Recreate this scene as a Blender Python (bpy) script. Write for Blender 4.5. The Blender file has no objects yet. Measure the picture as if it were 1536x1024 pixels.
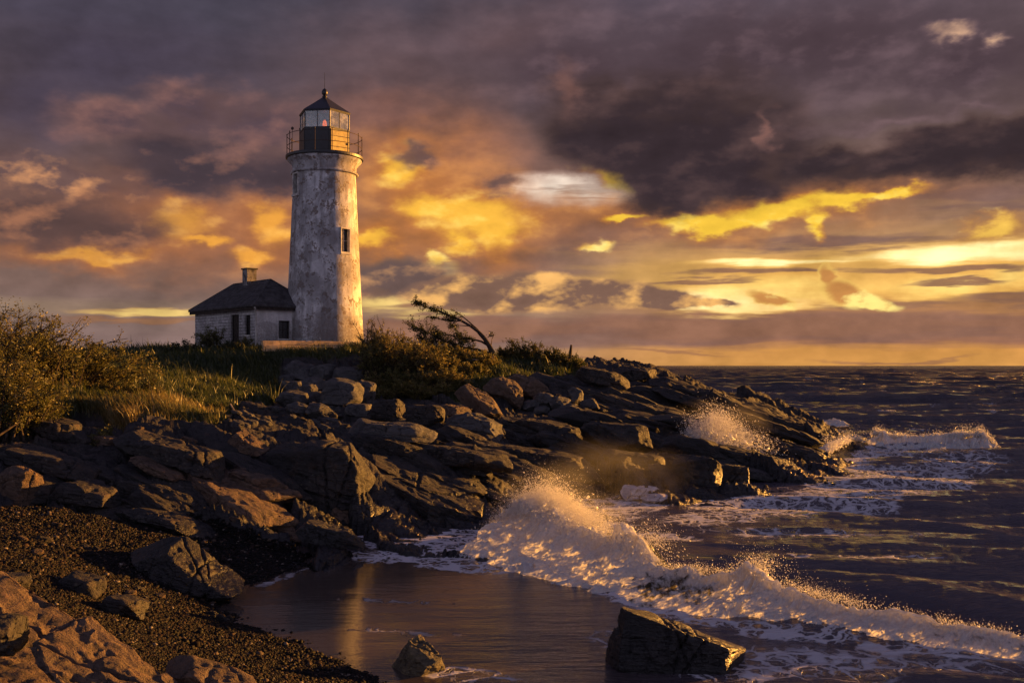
import bpy, bmesh, math, random
import numpy as np
from mathutils import Vector, Matrix

scene = bpy.context.scene
COL = scene.collection
F = 35.0 / 36.0 * 1536.0          # focal length in photo pixels
CAMZ = 4.0                        # eye height over the water
HOR = 548.0                       # photo row of the horizon
rng = np.random.default_rng(7)
random.seed(7)

def P(px, py, Y):
    """Photo pixel at depth Y -> world point."""
    return np.array([(px - 768.0) / F * Y, Y, CAMZ - (py - HOR) / F * Y])

def G(px, py, z=0.0):
    """Photo pixel on the horizontal level z -> world point."""
    Y = (CAMZ - z) * F / (py - HOR)
    return P(px, py, Y)

def s2l(c, k=1.0):
    out = []
    for v in c[:3]:
        v = v / 255.0
        out.append(k * (v / 12.92 if v <= 0.04045 else ((v + 0.055) / 1.055) ** 2.4))
    return (out[0], out[1], out[2], 1.0)

# ------------------------------------------------------------------ tagging
def tag(o, label=None, cat=None, group=None, kind=None):
    if label: o['label'] = label
    if cat: o['category'] = cat
    if group: o['group'] = group
    if kind: o['kind'] = kind
    return o

def empty(name, loc, label, cat, group=None, rz=0.0):
    o = bpy.data.objects.new(name, None)
    o.empty_display_size = 0.3
    o.location = loc
    o.rotation_euler = (0, 0, rz)
    COL.objects.link(o)
    return tag(o, label, cat, group)

def link_mesh(name, me, mat=None, parent=None, loc=None):
    o = bpy.data.objects.new(name, me)
    COL.objects.link(o)
    if mat is not None and len(me.materials) == 0:
        me.materials.append(mat)
    if parent is not None: o.parent = parent
    if loc is not None: o.location = loc
    return o

def np_mesh(name, verts, faces, smooth=False, attrs=None, mats=None, fmat=None):
    """verts (n,3), faces (m,3) or (m,4) -> mesh, quickly."""
    verts = np.ascontiguousarray(verts, dtype=np.float32)
    faces = np.ascontiguousarray(faces, dtype=np.int32)
    me = bpy.data.meshes.new(name)
    n, m, k = len(verts), len(faces), faces.shape[1]
    me.vertices.add(n); me.vertices.foreach_set('co', verts.ravel())
    me.loops.add(m * k); me.loops.foreach_set('vertex_index', faces.ravel())
    me.polygons.add(m)
    me.polygons.foreach_set('loop_start', np.arange(0, m * k, k, dtype=np.int32))
    me.polygons.foreach_set('loop_total', np.full(m, k, dtype=np.int32))
    if fmat is not None:
        me.polygons.foreach_set('material_index', np.ascontiguousarray(fmat, dtype=np.int32))
    me.polygons.foreach_set('use_smooth', np.full(m, bool(smooth), dtype=bool))
    me.update(calc_edges=True)
    for nm, arr in (attrs or {}).items():
        a = me.attributes.new(nm, 'FLOAT', 'POINT')
        a.data.foreach_set('value', np.ascontiguousarray(arr, dtype=np.float32))
    for m_ in (mats or []): me.materials.append(m_)
    return me

class MB:
    """Collects simple shapes into one mesh."""
    def __init__(self): self.v = []; self.f = []; self.n = 0
    def add(self, v, f):
        self.v.append(np.asarray(v, float)); b = self.n
        self.f += [tuple(int(i) + b for i in q) for q in f]; self.n += len(v)
    def box(self, lo, hi, M=None):
        x0, y0, z0 = lo; x1, y1, z1 = hi
        v = np.array([(x0,y0,z0),(x1,y0,z0),(x1,y1,z0),(x0,y1,z0),(x0,y0,z1),(x1,y0,z1),(x1,y1,z1),(x0,y1,z1)], float)
        if M is not None: v = np.array([M @ Vector(p) for p in v])
        self.add(v, [(0,3,2,1),(4,5,6,7),(0,1,5,4),(1,2,6,5),(2,3,7,6),(3,0,4,7)])
    def lathe(self, prof, seg=64, a0=0.0, c=(0,0)):
        v = []; f = []
        for (r, z) in prof:
            for i in range(seg):
                a = a0 + 2 * math.pi * i / seg
                v.append((c[0] + r * math.cos(a), c[1] + r * math.sin(a), z))
        for j in range(len(prof) - 1):
            for i in range(seg):
                k = (i + 1) % seg
                f.append((j*seg+i, j*seg+k, (j+1)*seg+k, (j+1)*seg+i))
        f.append(tuple(range(seg))[::-1])
        f.append(tuple((len(prof)-1)*seg + i for i in range(seg)))
        self.add(v, f)
    def tube(self, pts, rad, seg=8, closed=False):
        pts = [Vector(p) for p in pts]
        n = len(pts); rr = rad if hasattr(rad, '__len__') else [rad] * n
        v = []; f = []
        for i in range(n):
            if closed: t = pts[(i+1) % n] - pts[i-1]
            else: t = pts[min(i+1, n-1)] - pts[max(i-1, 0)]
            t = t.normalized() if t.length > 1e-9 else Vector((0,0,1))
            up = Vector((0,0,1)) if abs(t.z) < 0.95 else Vector((1,0,0))
            a = t.cross(up).normalized(); b = a.cross(t).normalized()
            for k in range(seg):
                w = 2 * math.pi * k / seg
                v.append(pts[i] + (a * math.cos(w) + b * math.sin(w)) * rr[i])
        m = n if closed else n - 1
        for i in range(m):
            for k in range(seg):
                f.append((i*seg+k, i*seg+(k+1)%seg, ((i+1)%n)*seg+(k+1)%seg, ((i+1)%n)*seg+k))
        if not closed:
            f.append(tuple(range(seg))[::-1]); f.append(tuple((n-1)*seg+k for k in range(seg)))
        self.add([tuple(p) for p in v], f)
    def build(self, name, mat, parent=None, smooth=False, loc=None, bevel=0.0):
        me = bpy.data.meshes.new(name)
        v = np.concatenate(self.v)
        me.from_pydata([tuple(map(float, p)) for p in v], [], self.f)
        bm = bmesh.new(); bm.from_mesh(me)
        bmesh.ops.recalc_face_normals(bm, faces=bm.faces[:])
        if bevel > 0:
            es = [e for e in bm.edges if len(e.link_faces) == 2 and e.calc_face_angle(0) > 0.6]
            bmesh.ops.bevel(bm, geom=es, offset=bevel, segments=2, affect='EDGES', profile=0.6)
        bm.to_mesh(me); bm.free()
        if smooth:
            me.polygons.foreach_set('use_smooth', np.ones(len(me.polygons), dtype=bool))
            me.set_sharp_from_angle(angle=math.radians(40))
        return link_mesh(name, me, mat, parent, loc)

# ------------------------------------------------------------------ numpy noise
_perm = np.random.default_rng(99).permutation(65536).astype(np.int64)
def _hash(ix, iy, iz, s):
    h = (ix * 73856093) ^ (iy * 19349663) ^ (iz * 83492791) ^ (s * 2654435761)
    return _perm[h & 65535]
def vnoise2(x, y, s=0):
    xi = np.floor(x).astype(np.int64); yi = np.floor(y).astype(np.int64)
    fx = x - xi; fy = y - yi
    u = fx*fx*fx*(fx*(fx*6-15)+10); v = fy*fy*fy*(fy*(fy*6-15)+10)
    def g(a, b, dx, dy):
        an = _hash(a, b, 0, s) * (2*math.pi/65536)
        return np.cos(an)*dx + np.sin(an)*dy
    n00 = g(xi, yi, fx, fy); n10 = g(xi+1, yi, fx-1, fy)
    n01 = g(xi, yi+1, fx, fy-1); n11 = g(xi+1, yi+1, fx-1, fy-1)
    return 1.5*((n00*(1-u)+n10*u)*(1-v) + (n01*(1-u)+n11*u)*v)
def fbm2(x, y, o=5, s=0, gain=0.5, lac=2.03):
    t = 0; a = 1.0; f = 1.0
    for i in range(o):
        t = t + a * vnoise2(x*f, y*f, s + i*17); a *= gain; f *= lac
    return t
def vnoise3(x, y, z, s=0):
    xi = np.floor(x).astype(np.int64); yi = np.floor(y).astype(np.int64); zi = np.floor(z).astype(np.int64)
    fx = x-xi; fy = y-yi; fz = z-zi
    u = fx*fx*(3-2*fx); v = fy*fy*(3-2*fy); w = fz*fz*(3-2*fz)
    r = 0
    for dx in (0, 1):
        for dy in (0, 1):
            for dz in (0, 1):
                h = _hash(xi+dx, yi+dy, zi+dz, s) / 32768.0 - 1.0
                r = r + h * (u if dx else 1-u) * (v if dy else 1-v) * (w if dz else 1-w)
    return r
def fbm3(x, y, z, o=4, s=0, gain=0.5):
    t = 0; a = 1.0; f = 1.0
    for i in range(o):
        t = t + a * vnoise3(x*f, y*f, z*f, s + i*13); a *= gain; f *= 2.07
    return t
def sstep(a, b, x):
    t = np.clip((x - a) / (b - a), 0, 1)
    return t*t*(3-2*t)

# ------------------------------------------------------------------ node helpers
class NT:
    def __init__(self, tree): self.t = tree; self.L = tree.links
    def n(self, typ, ins=None, **kw):
        nd = self.t.nodes.new(typ)
        for k, v in kw.items(): setattr(nd, k, v)
        for k, v in (ins or {}).items(): self.put(nd.inputs[k], v)
        return nd
    def put(self, sock, v):
        if isinstance(v, bpy.types.NodeSocket): self.L.new(v, sock)
        else: sock.default_value = v
    def math(self, op, a, b=0.0, c=None, clamp=False):
        nd = self.t.nodes.new('ShaderNodeMath'); nd.operation = op; nd.use_clamp = clamp
        self.put(nd.inputs[0], a); self.put(nd.inputs[1], b)
        if c is not None: self.put(nd.inputs[2], c)
        return nd.outputs[0]
    def vmath(self, op, a, b=None, c=None):
        nd = self.t.nodes.new('ShaderNodeVectorMath'); nd.operation = op
        self.put(nd.inputs[0], a)
        if b is not None: self.put(nd.inputs[1], b)
        if c is not None: self.put(nd.inputs[2], c)
        return nd.outputs['Value'] if op in ('LENGTH', 'DOT_PRODUCT', 'DISTANCE') else nd.outputs[0]
    def rng(self, v, a, b, c=0.0, d=1.0, smooth=True):
        nd = self.t.nodes.new('ShaderNodeMapRange')
        nd.interpolation_type = 'SMOOTHSTEP' if smooth else 'LINEAR'
        self.put(nd.inputs[0], v)
        for i, q in enumerate((a, b, c, d)): self.put(nd.inputs[i+1], q)
        return nd.outputs[0]
    def mix(self, fac, a, b, blend='MIX'):
        nd = self.t.nodes.new('ShaderNodeMix'); nd.data_type = 'RGBA'; nd.blend_type = blend
        self.put(nd.inputs[0], fac); self.put(nd.inputs[6], a); self.put(nd.inputs[7], b)
        return nd.outputs[2]
    def noise(self, vec, scale, detail=6.0, rough=0.5, dist=0.0, out=0, typ='FBM'):
        nd = self.t.nodes.new('ShaderNodeTexNoise'); nd.noise_type = typ
        self.put(nd.inputs['Vector'], vec)
        nd.inputs['Scale'].default_value = scale; nd.inputs['Detail'].default_value = detail
        nd.inputs['Roughness'].default_value = rough; nd.inputs['Distortion'].default_value = dist
        return nd.outputs[out]
    def voro(self, vec, scale, feature='F1', rand=1.0, out='Distance', detail=0.0):
        nd = self.t.nodes.new('ShaderNodeTexVoronoi'); nd.feature = feature
        self.put(nd.inputs['Vector'], vec)
        nd.inputs['Scale'].default_value = scale; nd.inputs['Randomness'].default_value = rand
        nd.inputs['Detail'].default_value = detail
        return nd.outputs[out]
    def ramp(self, fac, stops, interp='LINEAR'):
        nd = self.t.nodes.new('ShaderNodeValToRGB'); cr = nd.color_ramp; cr.interpolation = interp
        while len(cr.elements) > 1: cr.elements.remove(cr.elements[-1])
        cr.elements[0].position = stops[0][0]; cr.elements[0].color = stops[0][1]
        for p, c in stops[1:]:
            e = cr.elements.new(p); e.color = c
        self.put(nd.inputs[0], fac)
        return nd.outputs[0]
    def attr(self, name):
        nd = self.t.nodes.new('ShaderNodeAttribute'); nd.attribute_name = name
        return nd.outputs['Fac']
    def bump(self, height, strength=0.5, dist=0.05, normal=None):
        nd = self.t.nodes.new('ShaderNodeBump')
        nd.inputs['Strength'].default_value = strength; nd.inputs['Distance'].default_value = dist
        self.put(nd.inputs['Height'], height)
        if normal is not None: self.put(nd.inputs['Normal'], normal)
        return nd.outputs[0]

def new_mat(name):
    m = bpy.data.materials.new(name); m.use_nodes = True
    t = m.node_tree; t.nodes.clear()
    nt = NT(t)
    out = nt.n('ShaderNodeOutputMaterial')
    return m, nt, out
def principled(nt, out, **ins):
    b = nt.n('ShaderNodeBsdfPrincipled')
    for k, v in ins.items():
        nt.put(b.inputs[k.replace('_', ' ')], v)
    nt.L.new(b.outputs[0], out.inputs['Surface'])
    return b

_ico_cache = {}
def ico(sub):
    if sub not in _ico_cache:
        bm = bmesh.new(); bmesh.ops.create_icosphere(bm, subdivisions=sub, radius=1.0)
        v = np.array([p.co[:] for p in bm.verts]); f = np.array([[q.index for q in t.verts] for t in bm.faces]); bm.free()
        _ico_cache[sub] = (v/np.linalg.norm(v, axis=1, keepdims=True), f)
    return _ico_cache[sub]

# ------------------------------------------------------------------ camera
cam_d = bpy.data.cameras.new('camera')
cam = bpy.data.objects.new('camera', cam_d); COL.objects.link(cam)
cam.location = (0, 0, CAMZ); cam.rotation_euler = (math.radians(90), 0, 0)
cam_d.lens = 35.0; cam_d.sensor_width = 36.0
cam_d.shift_y = (HOR - 512.0) / 1536.0
cam_d.clip_start = 0.1; cam_d.clip_end = 40000
scene.camera = cam
scene.view_settings.view_transform = 'Standard'
scene.view_settings.look = 'None'
scene.view_settings.exposure = 1.8
scene.view_settings.gamma = 1.0
# ================================================================== SKY
SUN_EL = math.radians(5.2)
SUN_AZ = math.radians(61.0)        # clockwise from +Y (view direction) towards +X
SUN_DIR = Vector((math.sin(SUN_AZ)*math.cos(SUN_EL), math.cos(SUN_AZ)*math.cos(SUN_EL), math.sin(SUN_EL)))

def pe(px, py):
    az = math.atan((px - 768.0) / F)
    return math.degrees(az), math.degrees(math.atan((HOR - py) / F * math.cos(az)))

BS = 1.25
def build_sky():
    w = bpy.data.worlds.new('World'); scene.world = w; w.use_nodes = True
    w.cycles.sampling_method = 'NONE'
    t = w.node_tree; t.nodes.clear(); nt = NT(t)
    out = nt.n('ShaderNodeOutputWorld'); bg = nt.n('ShaderNodeBackground')
    nt.L.new(bg.outputs[0], out.inputs[0])
    bg.inputs['Strength'].default_value = 0.1
    tc = nt.n('ShaderNodeTexCoord')
    D = nt.vmath('NORMALIZE', tc.outputs['Generated'])
    sx = nt.n('ShaderNodeSeparateXYZ', {0: D}); x, y, z = sx.outputs
    az = nt.math('MULTIPLY', nt.math('ARCTAN2', x, y), 180/math.pi)
    el = nt.math('MULTIPLY', nt.math('ARCSINE', z), 180/math.pi)
    Pn = nt.n('ShaderNodeCombineXYZ', {0: az, 1: el, 2: 0.0}).outputs[0]
    # noise coordinates: flatter towards the horizon
    D2 = nt.vmath('MULTIPLY', D, (1.0, 1.0, 1.9))
    D8 = nt.vmath('MULTIPLY', D, (1.0, 1.0, 9.0))
    sun_off = nt.vmath('ADD', D2, (0.010, 0.004, -0.012))
    w_big = nt.vmath('SUBTRACT', nt.noise(D2, 7.0, 2.0, 0.5, 0.0, 1), (0.5, 0.5, 0.5))
    w_fin = nt.vmath('SUBTRACT', nt.noise(D2, 30.0, 4.5, 0.52, 0.0, 1), (0.5, 0.5, 0.5))
    NA = nt.noise(D2, 13.0, 6.0, 0.55)
    NB = nt.noise(sun_off, 13.0, 6.0, 0.55)
    NS = nt.noise(D8, 7.0, 5.0, 0.55)          # streaks
    relief = nt.math('SUBTRACT', NA, NB)
    NC = nt.noise(D2, 6.5, 5.0, 0.5); ND = nt.noise(nt.vmath('ADD', D2, (0.022, 0.008, -0.026)), 6.5, 5.0, 0.5)
    relief2 = nt.math('SUBTRACT', NC, ND)
    relief = nt.math('ADD', nt.math('MULTIPLY', relief, .75), nt.math('MULTIPLY', relief2, .6))
    P1 = nt.vmath('ADD', Pn, nt.vmath('MULTIPLY', w_big, (4.0, 2.6, 0.0)))
    P1 = nt.vmath('ADD', P1, nt.vmath('MULTIPLY', w_fin, (2.4, 1.9, 0.0)))
    P2 = nt.vmath('ADD', Pn, nt.vmath('MULTIPLY', w_big, (5.0, 0.9, 0.0)))   # for flat stratus
    P2 = nt.vmath('ADD', P2, nt.vmath('MULTIPLY', nt.n('ShaderNodeCombineXYZ', {0: w_fin, 1: nt.math('SUBTRACT', NS, 0.5)}).outputs[0], (1.5, 2.2, 0.0)))
    P3 = nt.vmath('ADD', nt.vmath('ADD', Pn, nt.vmath('MULTIPLY', w_big, (2.5, 0.8, 0.0))), nt.vmath("MULTIPLY", w_fin, (1.5, 1.0, 0.0)))   # low cumulus: flat base, small towers
    K = 2.875
    def C(r, g, b): return s2l((r, g, b), K)
    def ramp_el(stops):
        # stops: (row, colour) -> ramp over elevation -2..26 deg
        ss = sorted(((pe(768, r)[1] + 2.0) / 28.0, C(*c)) for r, c in stops)
        e2 = nt.math('ADD', el, nt.math('MULTIPLY', nt.math('SUBTRACT', NS, 0.5), 1.6))
        return nt.ramp(nt.math('DIVIDE', nt.math('ADD', e2, 2.0), 28.0), ss)
    left = ramp_el([(560,(150,110,80)),(540,(176,132,96)),(522,(130,106,102)),(490,(134,110,104)),(470,(150,124,106)),(452,(124,100,94)),(400,(118,90,84)),(330,(122,88,80)),(250,(106,80,80)),(150,(86,70,79)),(60,(72,64,80)),(0,(66,60,77))])
    right = ramp_el([(562,(165,105,50)),(545,(214,152,80)),(526,(214,150,80)),(514,(152,106,86)),(490,(156,110,84)),(462,(170,120,82)),(445,(226,172,90)),(400,(226,170,92)),(372,(180,134,92)),(340,(146,108,88)),(300,(128,94,86)),(220,(98,75,78)),(120,(88,70,78)),(0,(88,74,90))])
    base = nt.mix(nt.rng(az, -8.0, 16.0), left, right)
    # clear air behind the clouds: Nishita
    sky = nt.n('ShaderNodeTexSky', sky_type='NISHITA', sun_disc=False, sun_elevation=SUN_EL, sun_rotation=SUN_AZ)
    sky.air_density = 1.6; sky.dust_density = 3.0
    base = nt.mix(0.03, base, sky.outputs[0])
    cur = base
    def field(Pc, blobs, smooth=0.35):
        acc = None
        for b in blobs:
            px, py, sx_, sy_ = b[:4]; rot = b[4] if len(b) > 4 else 0.0
            a, e = pe(px, py); a1, _ = pe(px + sx_, py); _, e1 = pe(px, py - sy_)
            mp = nt.n('ShaderNodeMapping', vector_type='TEXTURE')
            nt.put(mp.inputs[0], Pc)
            mp.inputs['Location'].default_value = (a, e, 0)
            mp.inputs['Rotation'].default_value = (0, 0, math.radians(rot))
            mp.inputs['Scale'].default_value = ((a1 - a)*BS, (e1 - e)*BS, 1)
            ln = nt.vmath('LENGTH', mp.outputs[0])
            acc = ln if acc is None else nt.math('SMOOTH_MIN', acc, ln, smooth)
        return nt.math('SUBTRACT', 1.0, acc)
    def paint(cur, Pc, blobs, col, col2=None, e0=0.0, e1=0.5, nz=0.0, opacity=1.0, lit=None, litk=9.0, litmax=1.0, tex=1.2, core=1.5, noise=None):
        tick = nt.vmath('DOT_PRODUCT', cur, (1e-7, 1e-7, 1e-7))   # keeps the layers evaluated one after another
        Pc = nt.vmath('ADD', Pc, tick)
        na = nt.math('ADD', NA, tick); rl = nt.math('ADD', relief, tick)
        f = field(Pc, blobs)
        if nz: f = nt.math('ADD', f, nt.math('MULTIPLY', nt.math('SUBTRACT', nt.math('ADD', noise, tick) if noise else na, 0.5), nz))
        a = nt.rng(f, e0, e1, 0.0, opacity)
        c = C(*col)
        if col2 is not None:      # thin edges take the second colour, the thick middle the first
            g = nt.math('ADD', f, nt.math('MULTIPLY', nt.math('SUBTRACT', na, 0.5), tex))
            c = nt.mix(nt.rng(g, e0 + 0.1*(e1 - e0), e0 + core*(e1 - e0)), C(*col2), C(*col))
        if lit is not None:
            lf = nt.math('MULTIPLY', rl, litk, clamp=True)
            lf = nt.math('MULTIPLY', lf, litmax)
            c = nt.mix(lf, c, C(*lit))
        return nt.mix(a, cur, c)
    # ---- 0 broad soft tones
    cur = paint(cur, P1, [(620,120,230,130),(760,60,180,90)], (108,82,82), None, -0.2, 1.2, 0.4, 0.75)
    cur = paint(cur, P1, [(180,90,260,110),(60,150,160,90)], (69,61,77), None, -0.2, 1.1, 0.6, 0.85)
    cur = paint(cur, P1, [(640,270,190,100),(400,340,170,60),(200,330,120,70)], (176,112,74), None, -0.3, 1.2, 0.7, 0.85)
    cur = paint(cur, P1, [(560,180,80,50)], (140,96,84), None, -0.3, 1.2, 0.7, 0.6)
    # ---- 1 thin streaks of gold and pale gaps low in the sky
    cur = paint(cur, P2, [(585,452,80,20),(225,466,100,6),(660,472,60,6)], (244,206,124), (190,146,100), -0.1, 0.5, 0.9, 1.0, noise=NS)
    cur = paint(cur, P2, [(1450,378,220,15),(1110,448,150,18),(1510,366,100,13),(650,405,34,15),(1180,395,130,7)], (286,262,186), (258,202,104), -0.1, 0.6, 0.9, 1.0, noise=NS)
    cur = paint(cur, P2, [(1180,434,160,26),(1420,428,140,26),(1520,410,80,30)], (272,230,128), (240,172,82), -0.1, 0.8, 0.9, 0.95, noise=NS)
    cur = paint(cur, P3, [(830,286,70,20),(890,296,60,16),(800,290,30,12)], (270,254,234), (196,162,146), -0.35, 0.45, 0.8, 1.0, noise=NS)
    # ---- 2 grey violet stratus over them
    cur = paint(cur, P2, [(930,347,230,22),(1250,362,210,10),(760,396,160,24),(1480,296,130,22)], (128,98,90), (116,88,84), -0.1, 0.7, 0.9, 0.9, noise=NS)
    cur = paint(cur, P2, [(1150,411,140,5),(1420,403,160,5),(1500,446,80,10),(1340,457,100,6),(640,460,60,5),(210,479,120,5),(700,455,80,6),(1440,420,70,4),(1050,424,90,4)], (156,112,82), (136,100,86), -0.1, 0.6, 0.9, 0.95, noise=NS)
    cur = paint(cur, P2, [(830,284,60,3),(870,295,50,3)], (168,142,132), None, -0.1, 0.9, 1.0, 0.6, noise=NS)
    # ---- 3 glowing cumulus
    cur = paint(cur, P1, [(600,268,70,48),(690,330,120,54),(748,345,40,60),(560,352,80,26)], (200,126,66), None, -0.6, 0.8, 0.8, 0.8, (232,160,78), 7.0, 0.5)
    cur = paint(cur, P1, [(590,258,38,30),(655,318,70,24),(722,330,62,36),(748,348,26,42),(562,357,46,13),(705,370,28,20)], (255,190,70), (206,128,66), -0.2, 0.75, 0.8, 1.0, (255,216,108), 7.0, 0.7, core=1.0)
    cur = paint(cur, P1, [(255,340,80,54),(120,372,140,20),(392,350,50,60)], (174,110,70), None, -0.6, 0.9, 0.8, 0.8, (214,146,78), 7.0, 0.5)
    cur = paint(cur, P1, [(258,336,46,34),(130,374,95,11),(398,340,26,34),(374,384,34,13),(290,366,34,9)], (242,166,68), (178,112,70), -0.2, 0.8, 0.8, 0.95, (254,194,94), 7.0, 0.7, core=1.0)
    cur = paint(cur, P1, [(1150,312,200,40,6),(930,318,100,28),(1010,345,60,12)], (176,112,66), None, -0.6, 0.8, 0.7, 0.85, (220,150,72), 7.0, 0.5)
    cur = paint(cur, P1, [(1100,336,120,14,5),(1180,312,100,18,8),(1330,300,75,9,4),(1226,340,18,18),(930,335,46,7),(908,268,44,18,-22),(1270,306,44,13)], (255,204,68), (216,138,60), -0.15, 0.6, 0.7, 1.0, (255,232,124), 7.0, 0.8, core=1.0)
    cur = paint(cur, P1, [(1500,338,64,18,6),(892,376,28,8),(655,388,20,10)], (255,202,90), (190,128,76), -0.15, 0.6, 0.7, 1.0, (255,228,138), 9.0, 0.8, core=1.1)
    # ---- 4 dark masses
    cur = paint(cur, P1, [(70,322,170,46),(150,342,100,22)], (86,66,65), (112,82,76), -0.2, 0.6, 0.7, 0.96, (178,118,84), 7.0, 0.6)
    cur = paint(cur, P1, [(300,250,125,42),(400,262,80,32),(250,215,64,32)], (71,59,66), (92,73,77), -0.2, 0.5, 0.6, 0.98, (150,104,86), 7.0, 0.6)
    cur = paint(cur, P1, [(380,195,60,36),(290,160,70,34),(170,180,80,34)], (88,70,78), (112,84,82), -0.2, 0.6, 0.7, 0.92, (150,104,90), 6.0, 0.5)
    cur = paint(cur, P1, [(622,240,44,18),(752,282,22,18),(560,420,50,26)], (100,78,78), (130,94,80), -0.1, 0.6, 0.7, 0.9, (190,126,90), 9.0, 0.6)
    cur = paint(cur, P1, [(60,254,150,22,-10)], (116,88,84), (94,73,77), -0.1, 0.6, 0.8, 0.9, (216,150,100), 10.0, 0.8)
    cur = paint(cur, P1, [(1160,80,430,84),(880,120,110,64),(1440,100,200,54)], (72,57,63), (88,70,78), -0.4, 0.9, 0.6, 0.96, (108,86,92), 6.0, 0.6)
    cur = paint(cur, P1, [(1030,210,155,90),(1005,285,72,46),(930,185,106,52),(1120,245,80,52)], (58,46,51), (78,60,59), -0.2, 0.3, 0.5, 1.0, (92,69,66), 5.0, 0.6)
    cur = paint(cur, P1, [(1400,234,195,40,4),(1530,215,135,48),(1225,236,75,28)], (58,46,50), (86,65,62), -0.2, 0.35, 0.5, 1.0, (92,69,66), 5.0, 0.6)
    cur = paint(cur, P1, [(1330,172,150,14),(1470,150,70,12)], (136,108,112), (104,82,88), 0.0, 0.9, 0.9, 0.55)
    cur = paint(cur, P1, [(1440,60,20,8),(1490,66,14,8)], (240,190,150), (126,100,108), -0.8, 0.8, 0.6, 0.85)
    cur = paint(cur, P1, [(860,140,14,30),(1160,185,7,24)], (150,104,92), (110,82,80), -0.6, 0.8, 0.8, 0.45)
    # ---- 5 low banks with bright tops
    cur = paint(cur, P3, [(600,414,74,26),(680,440,80,18)], (108,86,81), (134,102,86), -0.1, 0.35, 0.5, 1.0, (206,150,98), 8.0, 0.7)
    cur = paint(cur, P3, [(740,440,110,24,-1),(860,436,120,20,-3),(960,445,100,12,-7),(1050,457,60,5)], (130,98,83), (164,120,90), -0.1, 0.25, 0.25, 1.0, (248,186,104), 8.0, 0.8, tex=.4, core=1.1)
    cur = paint(cur, P3, [(1262,438,34,17,-25),(1304,452,44,8,-14),(1160,450,36,8,-20),(1240,410,12,18)], (206,142,78), (255,208,108), -0.1, 0.4, 0.75, 1.0, (255,226,130), 13.0, 1.0, tex=1.0, core=1.6)
    cur = paint(cur, P2, [(1150,490,540,20),(720,492,280,21),(1480,486,200,18)], (146,103,82), (134,98,86), -0.05, 0.5, 0.35, 0.95, noise=NS)
    cur = paint(cur, P2, [(1350,538,130,3),(800,538,130,4),(1000,528,80,3)], (156,108,80), None, 0.0, 0.6, 0.5, 0.7, noise=NS)
    # soft billow shading over everything
    k = nt.math('ADD', 1.0, nt.math('MULTIPLY', relief, 1.0))
    k = nt.math('MULTIPLY', k, nt.math('ADD', 0.85, nt.math('MULTIPLY', NA, 0.30)))
    cur = nt.vmath('MULTIPLY', cur, nt.n('ShaderNodeCombineXYZ', {0: k, 1: k, 2: k}).outputs[0])
    # the side of the sky away from the sunset: lilac grey broken cloud, lit by the low sun and brightened as unseen fill
    away = nt.mix(nt.rng(NA, 0.35, 0.65), C(*AWAY_DARK), C(*AWAY_LIT))
    away = nt.mix(0.15, away, sky.outputs[0])
    cur = nt.mix(nt.rng(y, 0.55, -0.25), cur, away)
    cur = nt.mix(nt.rng(z, 0.40, 0.75), cur, C(*ZENITH))
    nt.L.new(cur, bg.inputs['Color'])
    return w
AWAY_DARK = (124, 124, 160); AWAY_LIT = (172, 168, 204); ZENITH = (88, 84, 116)
build_sky()

sun_d = bpy.data.lights.new('sun', 'SUN')
sun = bpy.data.objects.new('sun', sun_d); COL.objects.link(sun)
sun_d.energy = 5.0; sun_d.angle = math.radians(0.6); sun_d.color = (1.0, 0.435, 0.078)
sun.rotation_euler = (-SUN_DIR).to_track_quat('-Z', 'Y').to_euler()
# ================================================================== TERRAIN
CP = []
def cp(*pts):
    for p in pts: CP.append(P(*p))
def cz(*pts):
    for px, py, z in pts: CP.append(G(px, py, z))
def cw(*pts):
    for p in pts: CP.append(np.array(p, float))
# sea bed
cw((10,12,-1.2),(14,20,-2),(8,25,-1.5),(3,20,-.6),(0,17,-.22),(-2,18,-.10),(-3,19.5,-.07),(0,14,-.2),(3,13,-.6),(15,30,-2),(22,45,-2),(28,55,-3),
   (25,70,-3),(40,60,-4),(40,90,-4),(16,80,-2.5),(5,28,-.7),(9,29,-.9),(14,35,-1),(2,24,-.6),(8,8,-.8),(20,10,-2),(30,25,-3),(60,60,-5),(60,20,-5),(-2.6,15.5,-.08),(-.8,12.4,-.1))
# waterline
cz((312,915,.0),(335,890,.0),(345,912,-.08),(372,890,-.09),(360,940,-.06),(420,890,-.10),(440,940,-.10),(500,960,-.09),(400,862,.02),(470,826,.02),(560,803,0),(640,803,0),(700,800,0),(765,790,0),(870,752,0),(930,744,0),(1005,752,0),
   (1060,748,0),(1115,738,0),(1170,724,0),(1230,726,0),(1270,700,0),(1300,661,0),(420,968,.03),(500,1003,.03))
cw((-1.5,11.6,.03),(1,9.5,.05),(5,7.5,.05),(0,0,2.2),(0,5,1.2),(4,3,1.2),(-4,0,2.3),(-8,3,2.6),(10,2,.3),(16,0,.1))
# shingle
cz((0,760,1.25),(100,765,1.1),(200,775,.82),(300,800,.42),(150,830,.8),(0,830,1.3),(250,900,.3),(100,900,.9),(0,890,1.35),(200,960,.7),(300,970,.3),(400,1000,.22),(100,960,1.1))
cw((-3.2,7,1.6),(-5,8,1.6),(-8,10,2.0),(-12,14,1.9),(-16,18,1.8),(-2,8,.9))
# rocky shore on the left
cp((0,700,23),(0,660,25),(100,690,23.5),(200,640,26),(300,650,25.5),(150,700,23),(250,740,22),(380,800,21.4),(330,720,23.5),(420,700,25),(420,770,22.6),(480,792,22.7),
   (420,650,27.5),(530,670,27),(540,705,26),(500,790,22.9),(560,680,27),(640,740,25.5),(740,780,25),(700,700,28),(0,740,20.5),(100,745,20.6))
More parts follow.
